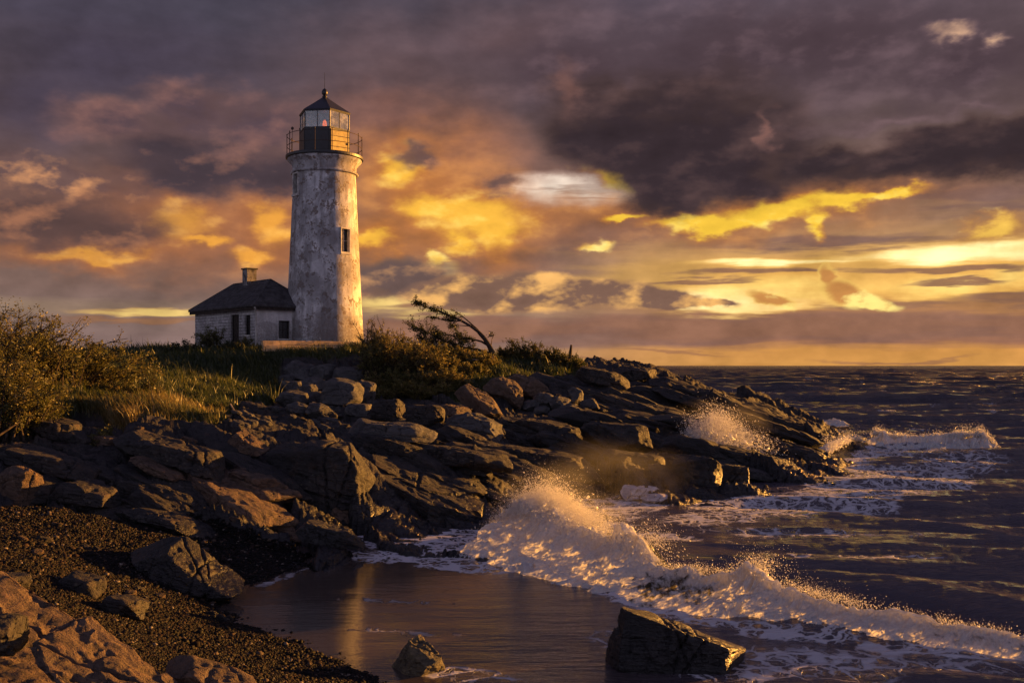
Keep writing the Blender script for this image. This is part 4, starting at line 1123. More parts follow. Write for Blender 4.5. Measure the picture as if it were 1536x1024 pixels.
def all_spray():
    ps, ss, vs = [], [], []
    def addm(t): ps.append(t[0]); ss.append(t[1]); vs.append(t[2])
    addm(spray_from(bk1, 52000, .42, .0029, 61, .24)); addm(spray_from(bk1, 9000, 1.0, .0034, 62, .4, 3.2)); addm(spray_from(bk1, 14000, .3, .0036, 64, .5, .4, .4))
    addm(plume(46000, 91)); addm(spray_from(tip, 16000, .7, .011, 63, .25)); addm(spray_from(rockw, 9000, .9, .010, 65, .4))
    # froth lying on the breaker
    r_ = np.random.default_rng(66)
    fm = (bk1['foam']*(bk1['W'] > -.1)*(bk1['W'] < .97)).ravel(); fm /= fm.sum()
    i = r_.choice(len(fm), 9000, p=fm)
    q = np.stack([bk1['X'].ravel()[i], bk1['Y'].ravel()[i], bk1['Z'].ravel()[i]], 1)+r_.normal(0, .022, (9000, 3))
    ps.append(q); ss.append(.0036*np.exp(r_.normal(0, .55, 9000))); vs.append(r_.normal(0, .5, (9000, 3)))
    P_ = np.concatenate(ps); S_ = np.concatenate(ss); V_ = np.concatenate(vs)
    o = link_mesh('sea_spray', blobs_mesh('sea_spray', P_, S_, M_SPRAY, 0, V_, 5)); tag(o, 'golden drops and froth thrown up along the large breaker', 'spray', None, 'stuff')
    # burst on the rocks of the point
    n = 80000; r_ = np.random.default_rng(77)
    c0 = P(1052, 690, 38.5); c1 = P(1165, 700, 40.5)
    t = r_.beta(1.1, 1.5, n); b = c0[None]*(1-t)[:, None]+c1[None]*t[:, None]
    top = (1.6*np.exp(-((t-.22)/.36)**2)+.45*np.exp(-((t-.75)/.2)**2)+.15)
    e = r_.beta(1.0, 1.9, n)
    x = b[:, 0]+r_.normal(0, .25, n)+e*top*.22*r_.normal(.1, 1, n); y = b[:, 1]+r_.normal(0, .8, n)+1.2; z = b[:, 2]*0+.45+e*top+r_.exponential(.10, n)*top
    cl = fbm3(x*1.3, y*.9, z*1.6, 4, 9); k = cl > r_.uniform(-1.0, .45, n)-.2*(1-e)
    s = .0095*np.exp(r_.normal(0, .5, n))*(1.15-.45*e)
    v = np.stack([r_.normal(-.3, .5, n), r_.normal(0, .3, n), np.ones(n)*.7], 1)*r_.uniform(.2, 1.6, n)[:, None]
    o = link_mesh('sea_spray', blobs_mesh('sea_spray', np.stack([x, y, z], 1)[k], s[k], M_SPRAY, 0, v[k], 6)); tag(o, 'fan of golden spray bursting over the rocks of the point', 'spray', None, 'stuff')
all_spray()

def mist(label, c, rad, dens, seed):
    """A drifting cloud of fine spray."""
    m, nt, out = new_mat('spray_mist')
    tc = nt.n('ShaderNodeTexCoord').outputs['Object']
    r = nt.vmath('LENGTH', tc)
    n = nt.noise(nt.vmath('ADD', tc, (seed, 0, 0)), 1.5, 4, .6)
    d = nt.math('MULTIPLY', nt.rng(r, .98, .25), nt.rng(n, .40, .68))
    v = nt.n('ShaderNodeVolumePrincipled'); v.inputs['Color'].default_value = (.95, .93, .90, 1); v.inputs['Anisotropy'].default_value = .25
    nt.put(v.inputs['Density'], nt.math('MULTIPLY', d, dens))
    nt.L.new(v.outputs[0], out.inputs['Volume'])
    u, f = ico(3); o = link_mesh('mist', np_mesh('mist', u, f, True, None, [m])); o.location = c; o.scale = rad
    tag(o, label, 'mist', None, 'stuff')
c = P(822, 745, 21.6); mist('thin golden mist of spray hanging over the burst of the large breaker', (c[0]+.3, c[1]+.6, .85), (1.7, 1.4, 1.15), .35, 3.0)
c = P(930, 715, 26.0); mist('brownish spray mist drifting against the dark rocks behind the breaker', (c[0], c[1]+1.5, 1.0), (2.6, 2.2, 1.3), .05, 8.0)
c = P(1100, 680, 39.5); mist('golden spray mist over the rocks of the point', (c[0]-.3, c[1]+1.4, 1.3), (2.6, 1.8, 1.6), .16, 5.0)
M_WATER = make_water_mat()
_bh = base_h(WX, WY)
_keep = np.ones(WX.shape, bool)
_f = grid_faces(WN_R, WN_A)
_land = ((_bh > 1.2)).ravel()
_sel = ~_land[_f].all(1)
used, inv = np.unique(_f[_sel], return_inverse=True)
_chop = (.02 + .98*CALM**1.3)*np.clip(1-.75*_cove, 0, 1)
o = link_mesh('sea', np_mesh('sea', np.stack([WX, WY, WZ], -1).reshape(-1, 3)[used], inv.reshape(-1, 4), True, {'foam': FOAM.ravel()[used], 'chop': _chop.ravel()[used], 'cove': (sstep(-.75, -.05, _bh)*(WY < 30)*sstep(8, 3, WX)).ravel()[used]}, [M_WATER]))
o['kind'] = 'structure'
# ================================================================== ROCKS
PL = {  # extra cutting planes (normal, distance) in the unit box of the rock; x right, y away, z up
 'slab': [((0,0,1),.62),((0,0,-1),.8),((-.95,-.1,.25),.88),((.9,-.2,.35),.86),((0,-.97,.1),.80),((.1,.98,.1),.9),((-.6,-.75,.15),.9),((.65,-.7,.3),.88)],
 'block': [((-.1,0,1),.78),((0,0,-1),.85),((-.98,.0,.15),.84),((.97,-.15,.12),.80),((-.12,-.98,.12),.78),((.1,1,0),.9),((.6,-.75,.2),.9),((-.5,-.2,.85),.9)],
 'wedge': [((.52,.05,.85),.50),((0,0,-1),.8),((-.98,-.1,.10),.80),((.9,-.3,-.2),.97),((-.1,-.97,.22),.66),((.1,.98,.1),.85),((.35,-.75,.55),.70)],
 'peak': [((.62,-.2,.72),.42),((-.85,-.15,.45),.62),((0,0,-1),.8),((-.15,-.95,.25),.66),((.2,.9,.35),.62),((.5,-.8,.3),.66),((.95,0,.15),.92)],
 'plate': [((0,0,1),.9),((0,0,-1),.9),((-.9,-.3,.2),.9),((.85,-.45,.2),.88),((0,-.98,.1),.84),((.6,.75,.1),.9),((-.6,.7,.1),.92)],
 'boulder': [((.2,-.2,.95),.86),((0,0,-1),.85),((-.9,-.2,.3),.92),((.9,-.3,.2),.9),((-.1,-.95,.3),.86)],
}
def rock_mesh(name, dims, style, seed, sub=5, k=64.0, rough=1.0, mat=None, ncut=15):
    r_ = np.random.default_rng(seed)
    u, f = ico(sub)
    pl = []
    for n, d in PL[style]:
        n = np.array(n) + r_.normal(0, .07, 3); pl.append((n/np.linalg.norm(n), d*r_.uniform(.93, 1.07)))
    for _ in range(ncut if style != 'boulder' else 18):
        n = r_.normal(0, 1, 3); n /= np.linalg.norm(n); pl.append((n, r_.uniform(.80, 1.10) if style != 'boulder' else r_.uniform(.86, 1.0)))
    inv = np.zeros(len(u)); kk = k
    for n, d in pl:
        inv += np.exp(kk*np.clip((u@n)/d, -2, 2))
    r = kk/np.log(inv)*1.0
    r = np.minimum(r, 1.45)
    p = u*r[:, None]*np.array(dims)[None]*.5
    size = float(np.mean(dims)); off = r_.uniform(-50, 50, 3)
    q = p + off
    # joints, bedding ledges and a weathered skin, along the outward direction
    nrm = u/np.array(dims)[None]; nrm /= np.linalg.norm(nrm, axis=1, keepdims=True)
    bd = q[:, 2] + .14*q[:, 0] + .30*fbm3(q[:, 0]*1.2/size, q[:, 1]*1.2/size, q[:, 2]*1.2/size, 2, 5)*size
    st = r_.uniform(.10,.22)*size
    ph = bd/st; saw = ph-np.floor(ph); led = (sstep(0, .16, saw)-saw) * (.6+.8*(_hash(np.floor(ph).astype(np.int64), 0*np.floor(ph).astype(np.int64), 0, seed)/65536.0))
    side = 1-np.abs(nrm[:, 2])**2
    dd = led*side*.022*size*(.25+.75*sstep(-.1,.5,fbm3(q[:,0]*1.7/size,q[:,1]*1.7/size,q[:,2]*1.7/size,2,seed+9)))
    s = 2.2/size
    dd += fbm3(q[:, 0]*s, q[:, 1]*s, q[:, 2]*s*1.6, 4, seed)*.06*size*rough*(.5 if style != 'boulder' else .8)
    fr = fbm3(q[:, 0]*s*4, q[:, 1]*s*4, q[:, 2]*s*7, 3, seed+3)
    dd += -np.abs(fr)*.03*size*rough*(.5 if style != 'boulder' else .8)
    # open joints: a few deep cuts across the block
    for _ in range(3 if style != 'boulder' else 1):
        n = r_.normal(0, 1, 3)*np.array([1, .8, .5]); n /= np.linalg.norm(n)
        t = p@n - r_.uniform(-.25, .25)*size + fbm3(q[:, 0]*s*2, q[:, 1]*s*2, q[:, 2]*s*2, 3, seed+21)*.018*size
        dd -= np.exp(-(t/(.013*size))**2)*.034*size
    ch = fbm3(q[:, 0]*s*2.6, q[:, 1]*s*2.6, q[:, 2]*s*4, 3, seed+30)
    dd -= np.clip(ch-.25, 0, 1)**.5*.035*size
    p = p + nrm*dd[:, None]
    me = np_mesh(name, p, f, True, None, [mat or M_ROCK])
    me.set_sharp_from_angle(angle=math.radians(33))
    return me

M_ROCK = make_rock_mat('shore_rock')
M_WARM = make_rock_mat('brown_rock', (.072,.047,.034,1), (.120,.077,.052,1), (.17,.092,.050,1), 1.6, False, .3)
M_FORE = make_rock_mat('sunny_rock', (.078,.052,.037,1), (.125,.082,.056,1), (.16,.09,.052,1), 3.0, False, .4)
M_GILT = make_rock_mat('sun_gilt_rock', (.045,.034,.018,1), (.13,.095,.042,1), (.20,.14,.05,1), 3.0, False, .5, .8)  # golden light of the sunny side put into the whole rock's colour
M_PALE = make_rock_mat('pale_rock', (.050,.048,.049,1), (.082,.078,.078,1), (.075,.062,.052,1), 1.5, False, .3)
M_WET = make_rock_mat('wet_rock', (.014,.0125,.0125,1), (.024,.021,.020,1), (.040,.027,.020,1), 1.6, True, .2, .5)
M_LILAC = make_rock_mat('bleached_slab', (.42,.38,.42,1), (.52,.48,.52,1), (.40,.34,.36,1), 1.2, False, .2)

def hero(label, x0, x1, y0, y1, style, tilt=0.0, rz=0.0, dep=.8, mat=None, sub=5, seed=None, Y=None, sink=.0, pitch=0.0, name='rock', group=None, hk=1.12, rough=1.0, ncut=15):
    """A rock seen between photo columns x0..x1 and rows y0..y1."""
    pxm = (x0+x1)/2; h_auto = Y is None
    if Y is None:
        h = hit(pxm, min(y1, 1023)); Y = h[1] if h is not None else (CAMZ*F/(y1-HOR))
    w = (x1-x0)*Y/F; H = (y1-y0)*Y/F
    t = math.radians(abs(tilt))
    # box that covers the silhouette after tilting
    hh = max(.25*H, (H - w*math.sin(t)*.9)/max(.3, math.cos(t))) if tilt else H
    ww = w/max(.5, math.cos(t))*1.02
    d = w*dep; Yc = Y + d*.36
    c = P(pxm, (y0+y1)/2, Yc); c[2] -= (sink+(.10 if h_auto else 0))*H
    # keep the size the picture shows at the rock's own distance
    k = Yc/Y
    me = rock_mesh(name, (ww*k*1.08, d, hh*k*hk), style, seed if seed is not None else int(x0*7+y0*3), sub, mat=mat, rough=rough, ncut=ncut)
    o = link_mesh(name, me); o.location = c
    o.rotation_euler = (math.radians(pitch), math.radians(tilt), math.radians(rz))
    tag(o, label, 'rock', group)
    return o

# ---- along the bottom of the picture
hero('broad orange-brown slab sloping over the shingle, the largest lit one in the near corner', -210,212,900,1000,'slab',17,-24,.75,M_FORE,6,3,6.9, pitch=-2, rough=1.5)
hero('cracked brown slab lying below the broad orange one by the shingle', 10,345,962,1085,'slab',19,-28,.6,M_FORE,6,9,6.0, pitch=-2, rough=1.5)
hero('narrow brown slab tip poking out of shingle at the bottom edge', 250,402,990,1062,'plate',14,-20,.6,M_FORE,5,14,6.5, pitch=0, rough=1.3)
hero('dark broken rock beside the orange slab, mossy at its foot', -60,34,915,985,'block',8,10,.9,M_ROCK,5,18,6.4)
hero('big pointed boulder on the shingle beside the wet sand, ridge sloping down to its tip', 192,368,786,892,'peak',14,-18,.75,M_ROCK,6,23,None)
hero('small flat-topped stone on shingle behind the orange slab, its end glowing', 86,164,853,892,'block',6,-15,.8,M_ROCK,4,27)
hero('small rounded stone on shingle, just down the beach from a flat-topped one', 152,217,884,926,'boulder',8,0,.9,M_ROCK,4,31)
hero('low dark stone on shingle near its back edge', -10,40,855,880,'plate',4,0,.9,M_ROCK,4,33)
hero('small jagged rock standing in the wet sand, one side lit yellow', 590,668,955,1010,'peak',0,-48,.9,M_GILT,5,44,12.9, ncut=3)
hero('dark wedge rock in the shallows below the breaking wave, upright at one end', 914,1098,916,1014,'wedge',0,-6,.62,M_WET,6,47,13.0, ncut=3, rough=.8)
# ---- shore under the grassy knoll
hero('dark slab with grass behind it under the leafy bush', 44,118,612,662,'slab',12,-8,.9,None,5,51)
hero('long low ledge with a reddish lit top under the knoll', 0,152,655,722,'slab',10,-6,.6,None,5,52)
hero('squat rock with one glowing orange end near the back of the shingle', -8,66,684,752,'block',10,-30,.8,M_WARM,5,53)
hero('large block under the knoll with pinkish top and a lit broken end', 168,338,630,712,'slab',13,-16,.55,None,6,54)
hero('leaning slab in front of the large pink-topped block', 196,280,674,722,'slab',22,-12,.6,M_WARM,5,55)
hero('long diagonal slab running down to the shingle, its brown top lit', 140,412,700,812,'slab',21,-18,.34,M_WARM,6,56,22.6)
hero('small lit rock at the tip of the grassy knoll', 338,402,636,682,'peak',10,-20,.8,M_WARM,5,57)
hero('rounded dark boulder at the back of the shingle', 18,88,706,760,'boulder',4,0,.9,None,5,58)
hero('low grey boulder wedged under the long diagonal slab', 84,176,712,768,'boulder',8,10,.8,None,5,59)
hero('flat ledge under the long diagonal slab beside the shingle', 176,300,752,796,'plate',12,-8,.6,None,5,60)
hero('massive dark rock face between the diagonal slab and the striped slab', 395,556,652,800,'block',9,-10,.6,None,6,61,24.0)
hero('striped slab slanting down to the foaming water', 528,768,676,812,'slab',24,-14,.42,None,6,62,25.2)
hero('brown broken block on the dark rock face', 330,420,690,748,'block',14,-25,.8,M_WARM,5,63)
hero('small dark rock at the waterline under the dark face', 452,534,770,818,'slab',14,-10,.7,M_WET,5,64)
hero('thin slab propped between long slab and dark face', 372,440,742,790,'plate',26,-12,.6,M_WARM,5,65)
# ---- ledges in the middle of the shore
hero('pale flat shelf of rock below the dark squared stones', 528,640,622,664,'slab',3,-4,.6,M_PALE,5,70)
hero('smooth pale hump at the end of the flat shelf', 672,752,612,660,'boulder',8,-6,.8,M_PALE,5,71)
hero('layered grey ledge beyond the smooth pale hump', 742,872,612,668,'slab',7,-8,.6,None,5,72)
hero('long dark ledge above the striped slab', 590,768,650,704,'slab',9,-8,.5,None,5,73)
hero('broad dark ledge above the splash of the breaker', 742,890,655,720,'slab',8,-10,.6,None,5,74)
hero('dark block with one narrow sunlit end on the point', 868,976,620,676,'block',8,-28,.6,None,5,75)
hero('dark squared stone under the tall scrub', 552,612,592,640,'block',2,-4,.8,None,5,76)
hero('dark squared stone with a crack, beside another under the scrub', 606,668,598,640,'block',3,6,.8,None,5,77)
hero('small squared stone with a glowing end at the foot of the scrub', 652,704,602,626,'block',5,-40,.9,M_WARM,5,78)
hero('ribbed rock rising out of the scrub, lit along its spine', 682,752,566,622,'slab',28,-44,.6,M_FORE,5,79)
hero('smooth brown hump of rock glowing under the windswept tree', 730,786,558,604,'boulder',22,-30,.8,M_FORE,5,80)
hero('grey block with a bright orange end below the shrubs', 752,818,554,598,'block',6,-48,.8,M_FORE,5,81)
# ---- the point
hero('tilted dark slab on the crest beside the old post', 866,936,537,586,'slab',14,-8,.8,None,5,84)
hero('capstone slab lying level on the crest of the point', 922,984,545,572,'plate',5,-4,.9,None,5,85)
hero('sharp dark rock on the falling crest of the point', 1046,1112,574,614,'peak',10,-10,.8,M_WET,5,86)
hero('long dark slab on the crest running down to sea', 976,1140,570,634,'slab',17,-10,.4,M_WET,5,87)
hero('long slab near the seaward end of the crest', 1088,1234,604,668,'slab',18,-8,.4,M_WET,5,88)
hero('last low slab of the point, its tip washed by the sea', 1176,1308,630,682,'slab',14,-6,.4,M_WET,5,89,51.0)
hero('sloping slab running with white water behind the spray', 1078,1280,640,712,'slab',17,-10,.36,M_WET,6,90,41.5)
hero('low tongue of rock with rivulets reaching into the foam', 1034,1240,682,742,'slab',12,-8,.34,M_WET,6,91,34.0)
hero('blunt dark block at the landward end of the rock tongue', 1000,1082,676,762,'block',6,-14,.7,M_WET,5,92,30.6)
hero('dripping dark block beside the tongue of rock', 1056,1126,690,752,'block',5,-6,.6,M_WET,5,93,31.8)
hero('dark rock with a narrow lit edge behind the breaker', 898,1000,668,738,'block',8,-24,.7,M_WET,5,94,32.5)
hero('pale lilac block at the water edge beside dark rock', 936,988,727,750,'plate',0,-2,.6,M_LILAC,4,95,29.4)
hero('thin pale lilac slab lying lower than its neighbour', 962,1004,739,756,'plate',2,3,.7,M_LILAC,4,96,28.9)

# ---- boulders of the retaining bank below the green
WALLB = [(424,470,540,572,'pale squared boulder at the top corner of the stacked bank'),(418,462,582,610,'whitish egg-shaped boulder low at the corner of the stacked bank')]
wb_group = 'boulders stacked in the bank below the lighthouse'
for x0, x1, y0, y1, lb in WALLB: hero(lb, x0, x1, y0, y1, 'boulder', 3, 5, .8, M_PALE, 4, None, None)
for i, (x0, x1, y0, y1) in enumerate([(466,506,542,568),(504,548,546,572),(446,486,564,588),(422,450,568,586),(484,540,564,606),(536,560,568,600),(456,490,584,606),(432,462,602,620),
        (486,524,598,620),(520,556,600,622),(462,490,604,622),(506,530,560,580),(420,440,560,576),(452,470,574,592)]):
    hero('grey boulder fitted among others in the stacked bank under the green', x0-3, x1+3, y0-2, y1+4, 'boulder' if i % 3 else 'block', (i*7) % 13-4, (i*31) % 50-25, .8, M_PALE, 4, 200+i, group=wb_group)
# ---- pale boulders in the gully on the point
for i, (x0, x1, y0, y1) in enumerate([(802,832,586,608),(822,856,590,614),(850,878,578,604),(838,868,604,622),(872,896,596,616),(800,824,606,622),(780,806,598,616)]):
    hero('pale rounded boulder among others in the gully on the point', x0, x1, y0, y1, 'boulder', 4, i*40, .9, M_PALE, 4, 240+i, group='pale boulders in the gully')

# ---- loose stones, many of one kind
def rubble(poly, n, smin, smax, label, group, mats, seed, styles=('slab','block','boulder','slab'), tilt=(4, 24), flat=1.0):
    r_ = np.random.default_rng(seed); base = []
    for k in range(8):
        st = styles[k % len(styles)]
        base.append(rock_mesh('stone', (1.0, .75, .5*flat if st != 'boulder' else .62*flat), st, seed*10+k, 4, mat=mats[k % len(mats)]))
    xs = [p[0] for p in poly]; ys = [p[1] for p in poly]; made = 0; tries = 0
    while made < n and tries < n*40:
        tries += 1
        px, py = r_.uniform(min(xs), max(xs)), r_.uniform(min(ys), max(ys))
        if not in_poly(np.array([px]), np.array([py]), poly)[0]: continue
        h = hit(px, py)
        if h is None or h[2] < -.1: continue
        s = math.exp(r_.uniform(math.log(smin), math.log(smax)))
        o = link_mesh('stone', base[made % 8]); o.location = (h[0], h[1]+.2*s, h[2]+.06*s)
        o.scale = (s*r_.uniform(.8, 1.35), s*r_.uniform(.8, 1.2), s*r_.uniform(.7, 1.15))
        o.rotation_euler = (math.radians(r_.uniform(-14, 14)), math.radians(r_.uniform(*tilt)), math.radians(r_.uniform(-50, 30)))
        tag(o, label, 'rock', group); made += 1
rubble([(340,606),(430,612),(560,618),(720,622),(760,640),(600,645),(430,642),(350,640)], 60, .16, .5, 'small grey stone in the pale scree below the stacked bank', 'stones of the pale scree', [M_PALE, M_ROCK, M_PALE], 301, ('boulder','block','boulder','slab'))
rubble([(0,650),(160,640),(420,650),(520,720),(500,790),(400,790),(200,770),(0,752)], 34, .22, .7, 'loose dark stone among the slabs under the grassy knoll', 'loose stones under the knoll', [M_ROCK, M_WARM, M_ROCK], 302)
rubble([(800,565),(980,560),(1100,600),(1260,655),(1200,690),(1000,690),(880,700),(780,640)], 34, .22, .8, 'loose dark stone scattered over the rocky point', 'loose stones on the point', [M_ROCK, M_WET, M_WET], 303)
rubble([(520,640),(760,640),(880,680),(900,720),(800,740),(700,720),(560,690)], 20, .2, .6, 'loose dark stone on the ledges above the cove', 'loose stones above the cove', [M_ROCK, M_ROCK, M_WET], 304)
rubble([(0,770),(180,785),(330,835),(180,860),(330,900),(480,1000),(230,920),(120,850),(0,850)], 20, .10, .26, 'fist-sized stone lying on the dark shingle', 'small stones on the shingle', [M_ROCK, M_WARM], 305, ('boulder','block'))

def ledges(poly, n, smin, smax, label, group, mats, seed, tilt, rz, gap=46):
    """Long tilted beds breaking the surface side by side."""
    r_ = np.random.default_rng(seed)
    base = [rock_mesh('ledge', (3.6, 1.5, .85), 'slab' if k % 2 else 'wedge' if k == 2 else 'plate', seed*10+k, 5, mat=mats[k % len(mats)], rough=1.25) for k in range(6)]
    xs = [p[0] for p in poly]; ys = [p[1] for p in poly]; done = []; tries = 0
    while len(done) < n and tries < 4000:
        tries += 1
        px, py = r_.uniform(min(xs), max(xs)), r_.uniform(min(ys), max(ys))
        if not in_poly(np.array([px]), np.array([py]), poly)[0]: continue
        if any(abs(px-a)/2.6+abs(py-b)*1.3 < gap*.5 for a, b in done): continue
        h = hit(px, py)
        if h is None: continue
        s = math.exp(r_.uniform(math.log(smin), math.log(smax)))
        o = link_mesh('ledge', base[len(done) % 6]); o.location = (h[0], h[1]+.35*s, h[2]-.02*s)
        o.scale = (s*r_.uniform(.85, 1.3), s*r_.uniform(.8, 1.1), s*r_.uniform(.7, 1.1))
        o.rotation_euler = (math.radians(r_.uniform(-6, 10)), math.radians(r_.uniform(*tilt)), math.radians(r_.uniform(*rz)))
        tag(o, label, 'rock', group); done.append((px, py))
ledges([(60,690),(420,660),(520,730),(470,800),(330,790),(120,760)], 12, .6, 1.0, 'tilted bed of dark bedrock under the grassy knoll', 'beds of rock under the knoll', [M_ROCK, M_WARM, M_ROCK], 401, (12, 24), (-24, -6))
ledges([(840,600),(960,566),(1100,604),(1270,664),(1230,700),(1080,690),(960,680),(880,690)], 24, .9, 1.7, 'long dark bed of rock running down the point to the sea', 'beds of rock on the point', [M_WET, M_ROCK, M_WET], 402, (11, 20), (-20, -2), 40)
ledges([(540,660),(760,645),(890,670),(900,725),(790,745),(700,730),(600,740)], 16, .7, 1.2, 'tilted bed of dark rock above the cove', 'beds of rock above the cove', [M_ROCK, M_ROCK, M_WET], 403, (8, 24), (-22, -4))
# ================================================================== SHINGLE
def build_pebbles(n):
    u, f = ico(1); r_ = np.random.default_rng(404)
    # denser near the eye
    px = r_.uniform(-60, 640, n*3); py = 752+(r_.uniform(0, 1, n*3)**.85)*(1040-752)
    Yv = np.zeros(len(px)); ok = np.zeros(len(px), bool)
    # march all pixels together
    Ys = np.exp(np.linspace(math.log(5.2), math.log(24), 260))
    X = np.zeros(len(px)); Y = np.zeros(len(px)); Z = np.zeros(len(px))
    for y in Ys:
        x = (px-768)/F*y; z = CAMZ-(py-HOR)/F*y
        h = hgt(x, np.full(len(px), y)); hitm = (~ok) & (h >= z)
        X[hitm] = x[hitm]; Y[hitm] = y; Z[hitm] = h[hitm]; ok |= hitm
    X += r_.normal(0, .03, len(px)); Y += r_.normal(0, .05, len(px)); Z = hgt(X, Y)
    ok &= (msk(TBm, X, Y) > .45) & (Z > -.035 + .07*fbm2(X*1.5, Y*1.5, 3, 8) + .06*r_.uniform(0, 1, len(X))**3)
    idx = np.nonzero(ok)[0][:n]; m = len(idx)
    s = np.exp(r_.normal(math.log(.0115), .38, m))*np.clip(Y[idx]/11, .75, 1.6)
    sc = np.stack([s*r_.uniform(.9, 1.5, m), s*r_.uniform(.8, 1.2, m), s*r_.uniform(.45, .8, m)], 1)
    a = r_.uniform(0, 2*math.pi, m); tl = r_.normal(0, .35, m)
    v = u[None]*sc[:, None]*(1+r_.normal(0, .12, (m, len(u), 1)))
    ct, st = np.cos(tl)[:, None], np.sin(tl)[:, None]
    x1 = v[:, :, 0]*ct-v[:, :, 2]*st; z1 = v[:, :, 0]*st+v[:, :, 2]*ct
    ca, sa = np.cos(a)[:, None], np.sin(a)[:, None]
    V = np.stack([x1*ca-v[:, :, 1]*sa+X[idx][:, None], x1*sa+v[:, :, 1]*ca+Y[idx][:, None], z1+(Z[idx]+.25*s)[:, None]], -1)
    Fc = f[None]+(np.arange(m)*len(u))[:, None, None]
    tone = np.repeat(r_.uniform(0, 1, m), len(u))
    mt, nt, out = new_mat('pebble')
    t = nt.attr('tone')
    c = nt.ramp(t, [(0, (.003,.003,.0032,1)), (.6, (.0055,.0046,.0046,1)), (.84, (.013,.0085,.0078,1)), (.94, (.034,.020,.015,1)), (.98, (.08,.06,.045,1)), (1, (.20,.17,.14,1))])
    principled(nt, out, Base_Color=c, Roughness=nt.rng(t, 0, 1, .5, .8, False), Specular_IOR_Level=.12)
    me = np_mesh('pebbles', V.reshape(-1, 3), Fc.reshape(-1, 3), True, {'tone': tone}, [mt])
    o = link_mesh('pebbles', me)
    tag(o, 'dark wet shingle of small pebbles covering the beach', 'pebbles', None, 'stuff')
build_pebbles(135000)
# ================================================================== PLANTS
def leaf_mat(name, a, b, dry, tr=.45):
    m, nt, out = new_mat(name)
    t = nt.attr('tone')
    c = nt.ramp(t, [(0, a), (.55, b), (.85, dry), (1, tuple(min(1, v*1.3) for v in dry[:3])+(1,))])
    di = nt.n('ShaderNodeBsdfDiffuse', {0: c}); ts = nt.n('ShaderNodeBsdfTranslucent', {0: c}); gl = nt.n('ShaderNodeBsdfGlossy'); gl.inputs['Roughness'].default_value = .45
    x = nt.n('ShaderNodeMixShader', {0: tr, 1: di.outputs[0], 2: ts.outputs[0]})
    y = nt.n('ShaderNodeMixShader', {0: .035, 1: x.outputs[0], 2: gl.outputs[0]})
    nt.L.new(y.outputs[0], out.inputs[0]); return m
M_LEAF = leaf_mat('green_leaf', (.030,.040,.010,1), (.070,.072,.018,1), (.12,.085,.025,1))
M_LEAFD = leaf_mat('dark_leaf', (.018,.026,.008,1), (.042,.050,.014,1), (.075,.060,.02,1))
M_LEAFY = leaf_mat('olive_leaf', (.055,.060,.013,1), (.115,.108,.024,1), (.17,.13,.038,1))
M_LEAFSUN = leaf_mat('sunlit_leaf', (.075,.075,.018,1), (.16,.135,.032,1), (.23,.165,.05,1), .55)  # olive leaf with golden sunlight put into its colour
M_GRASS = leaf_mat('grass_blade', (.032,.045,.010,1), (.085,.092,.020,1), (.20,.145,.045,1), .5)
M_BARK = simple_mat('grey_bark', (.045,.034,.026), .9, 0, .5, 9, .6, .02, .1)

def leaves_mesh(name, pos, size, tone, mat, seed, up=.3, aspect=.5):
    r_ = np.random.default_rng(seed); n = len(pos)
    d = r_.normal(0, 1, (n, 3)); d[:, 2] = d[:, 2]*.6+up; d /= np.linalg.norm(d, axis=1, keepdims=True)
    s = np.cross(d, r_.normal(0, 1, (n, 3))); s /= np.linalg.norm(s, axis=1, keepdims=True)
    nn = np.cross(d, s)
    L = size[:, None]; w = L*aspect
    b = pos; m1 = pos+d*L*.5+s*w*.5+nn*L*.06; m2 = pos+d*L*.5-s*w*.5+nn*L*.06; t = pos+d*L
    V = np.stack([b, m1, t, m2], 1).reshape(-1, 3)
    Fc = (np.array([[0, 1, 2, 3]])+(np.arange(n)*4)[:, None])
    return np_mesh(name, V, Fc, False, {'tone': np.repeat(np.clip(tone, 0, 1), 4)}, [mat])

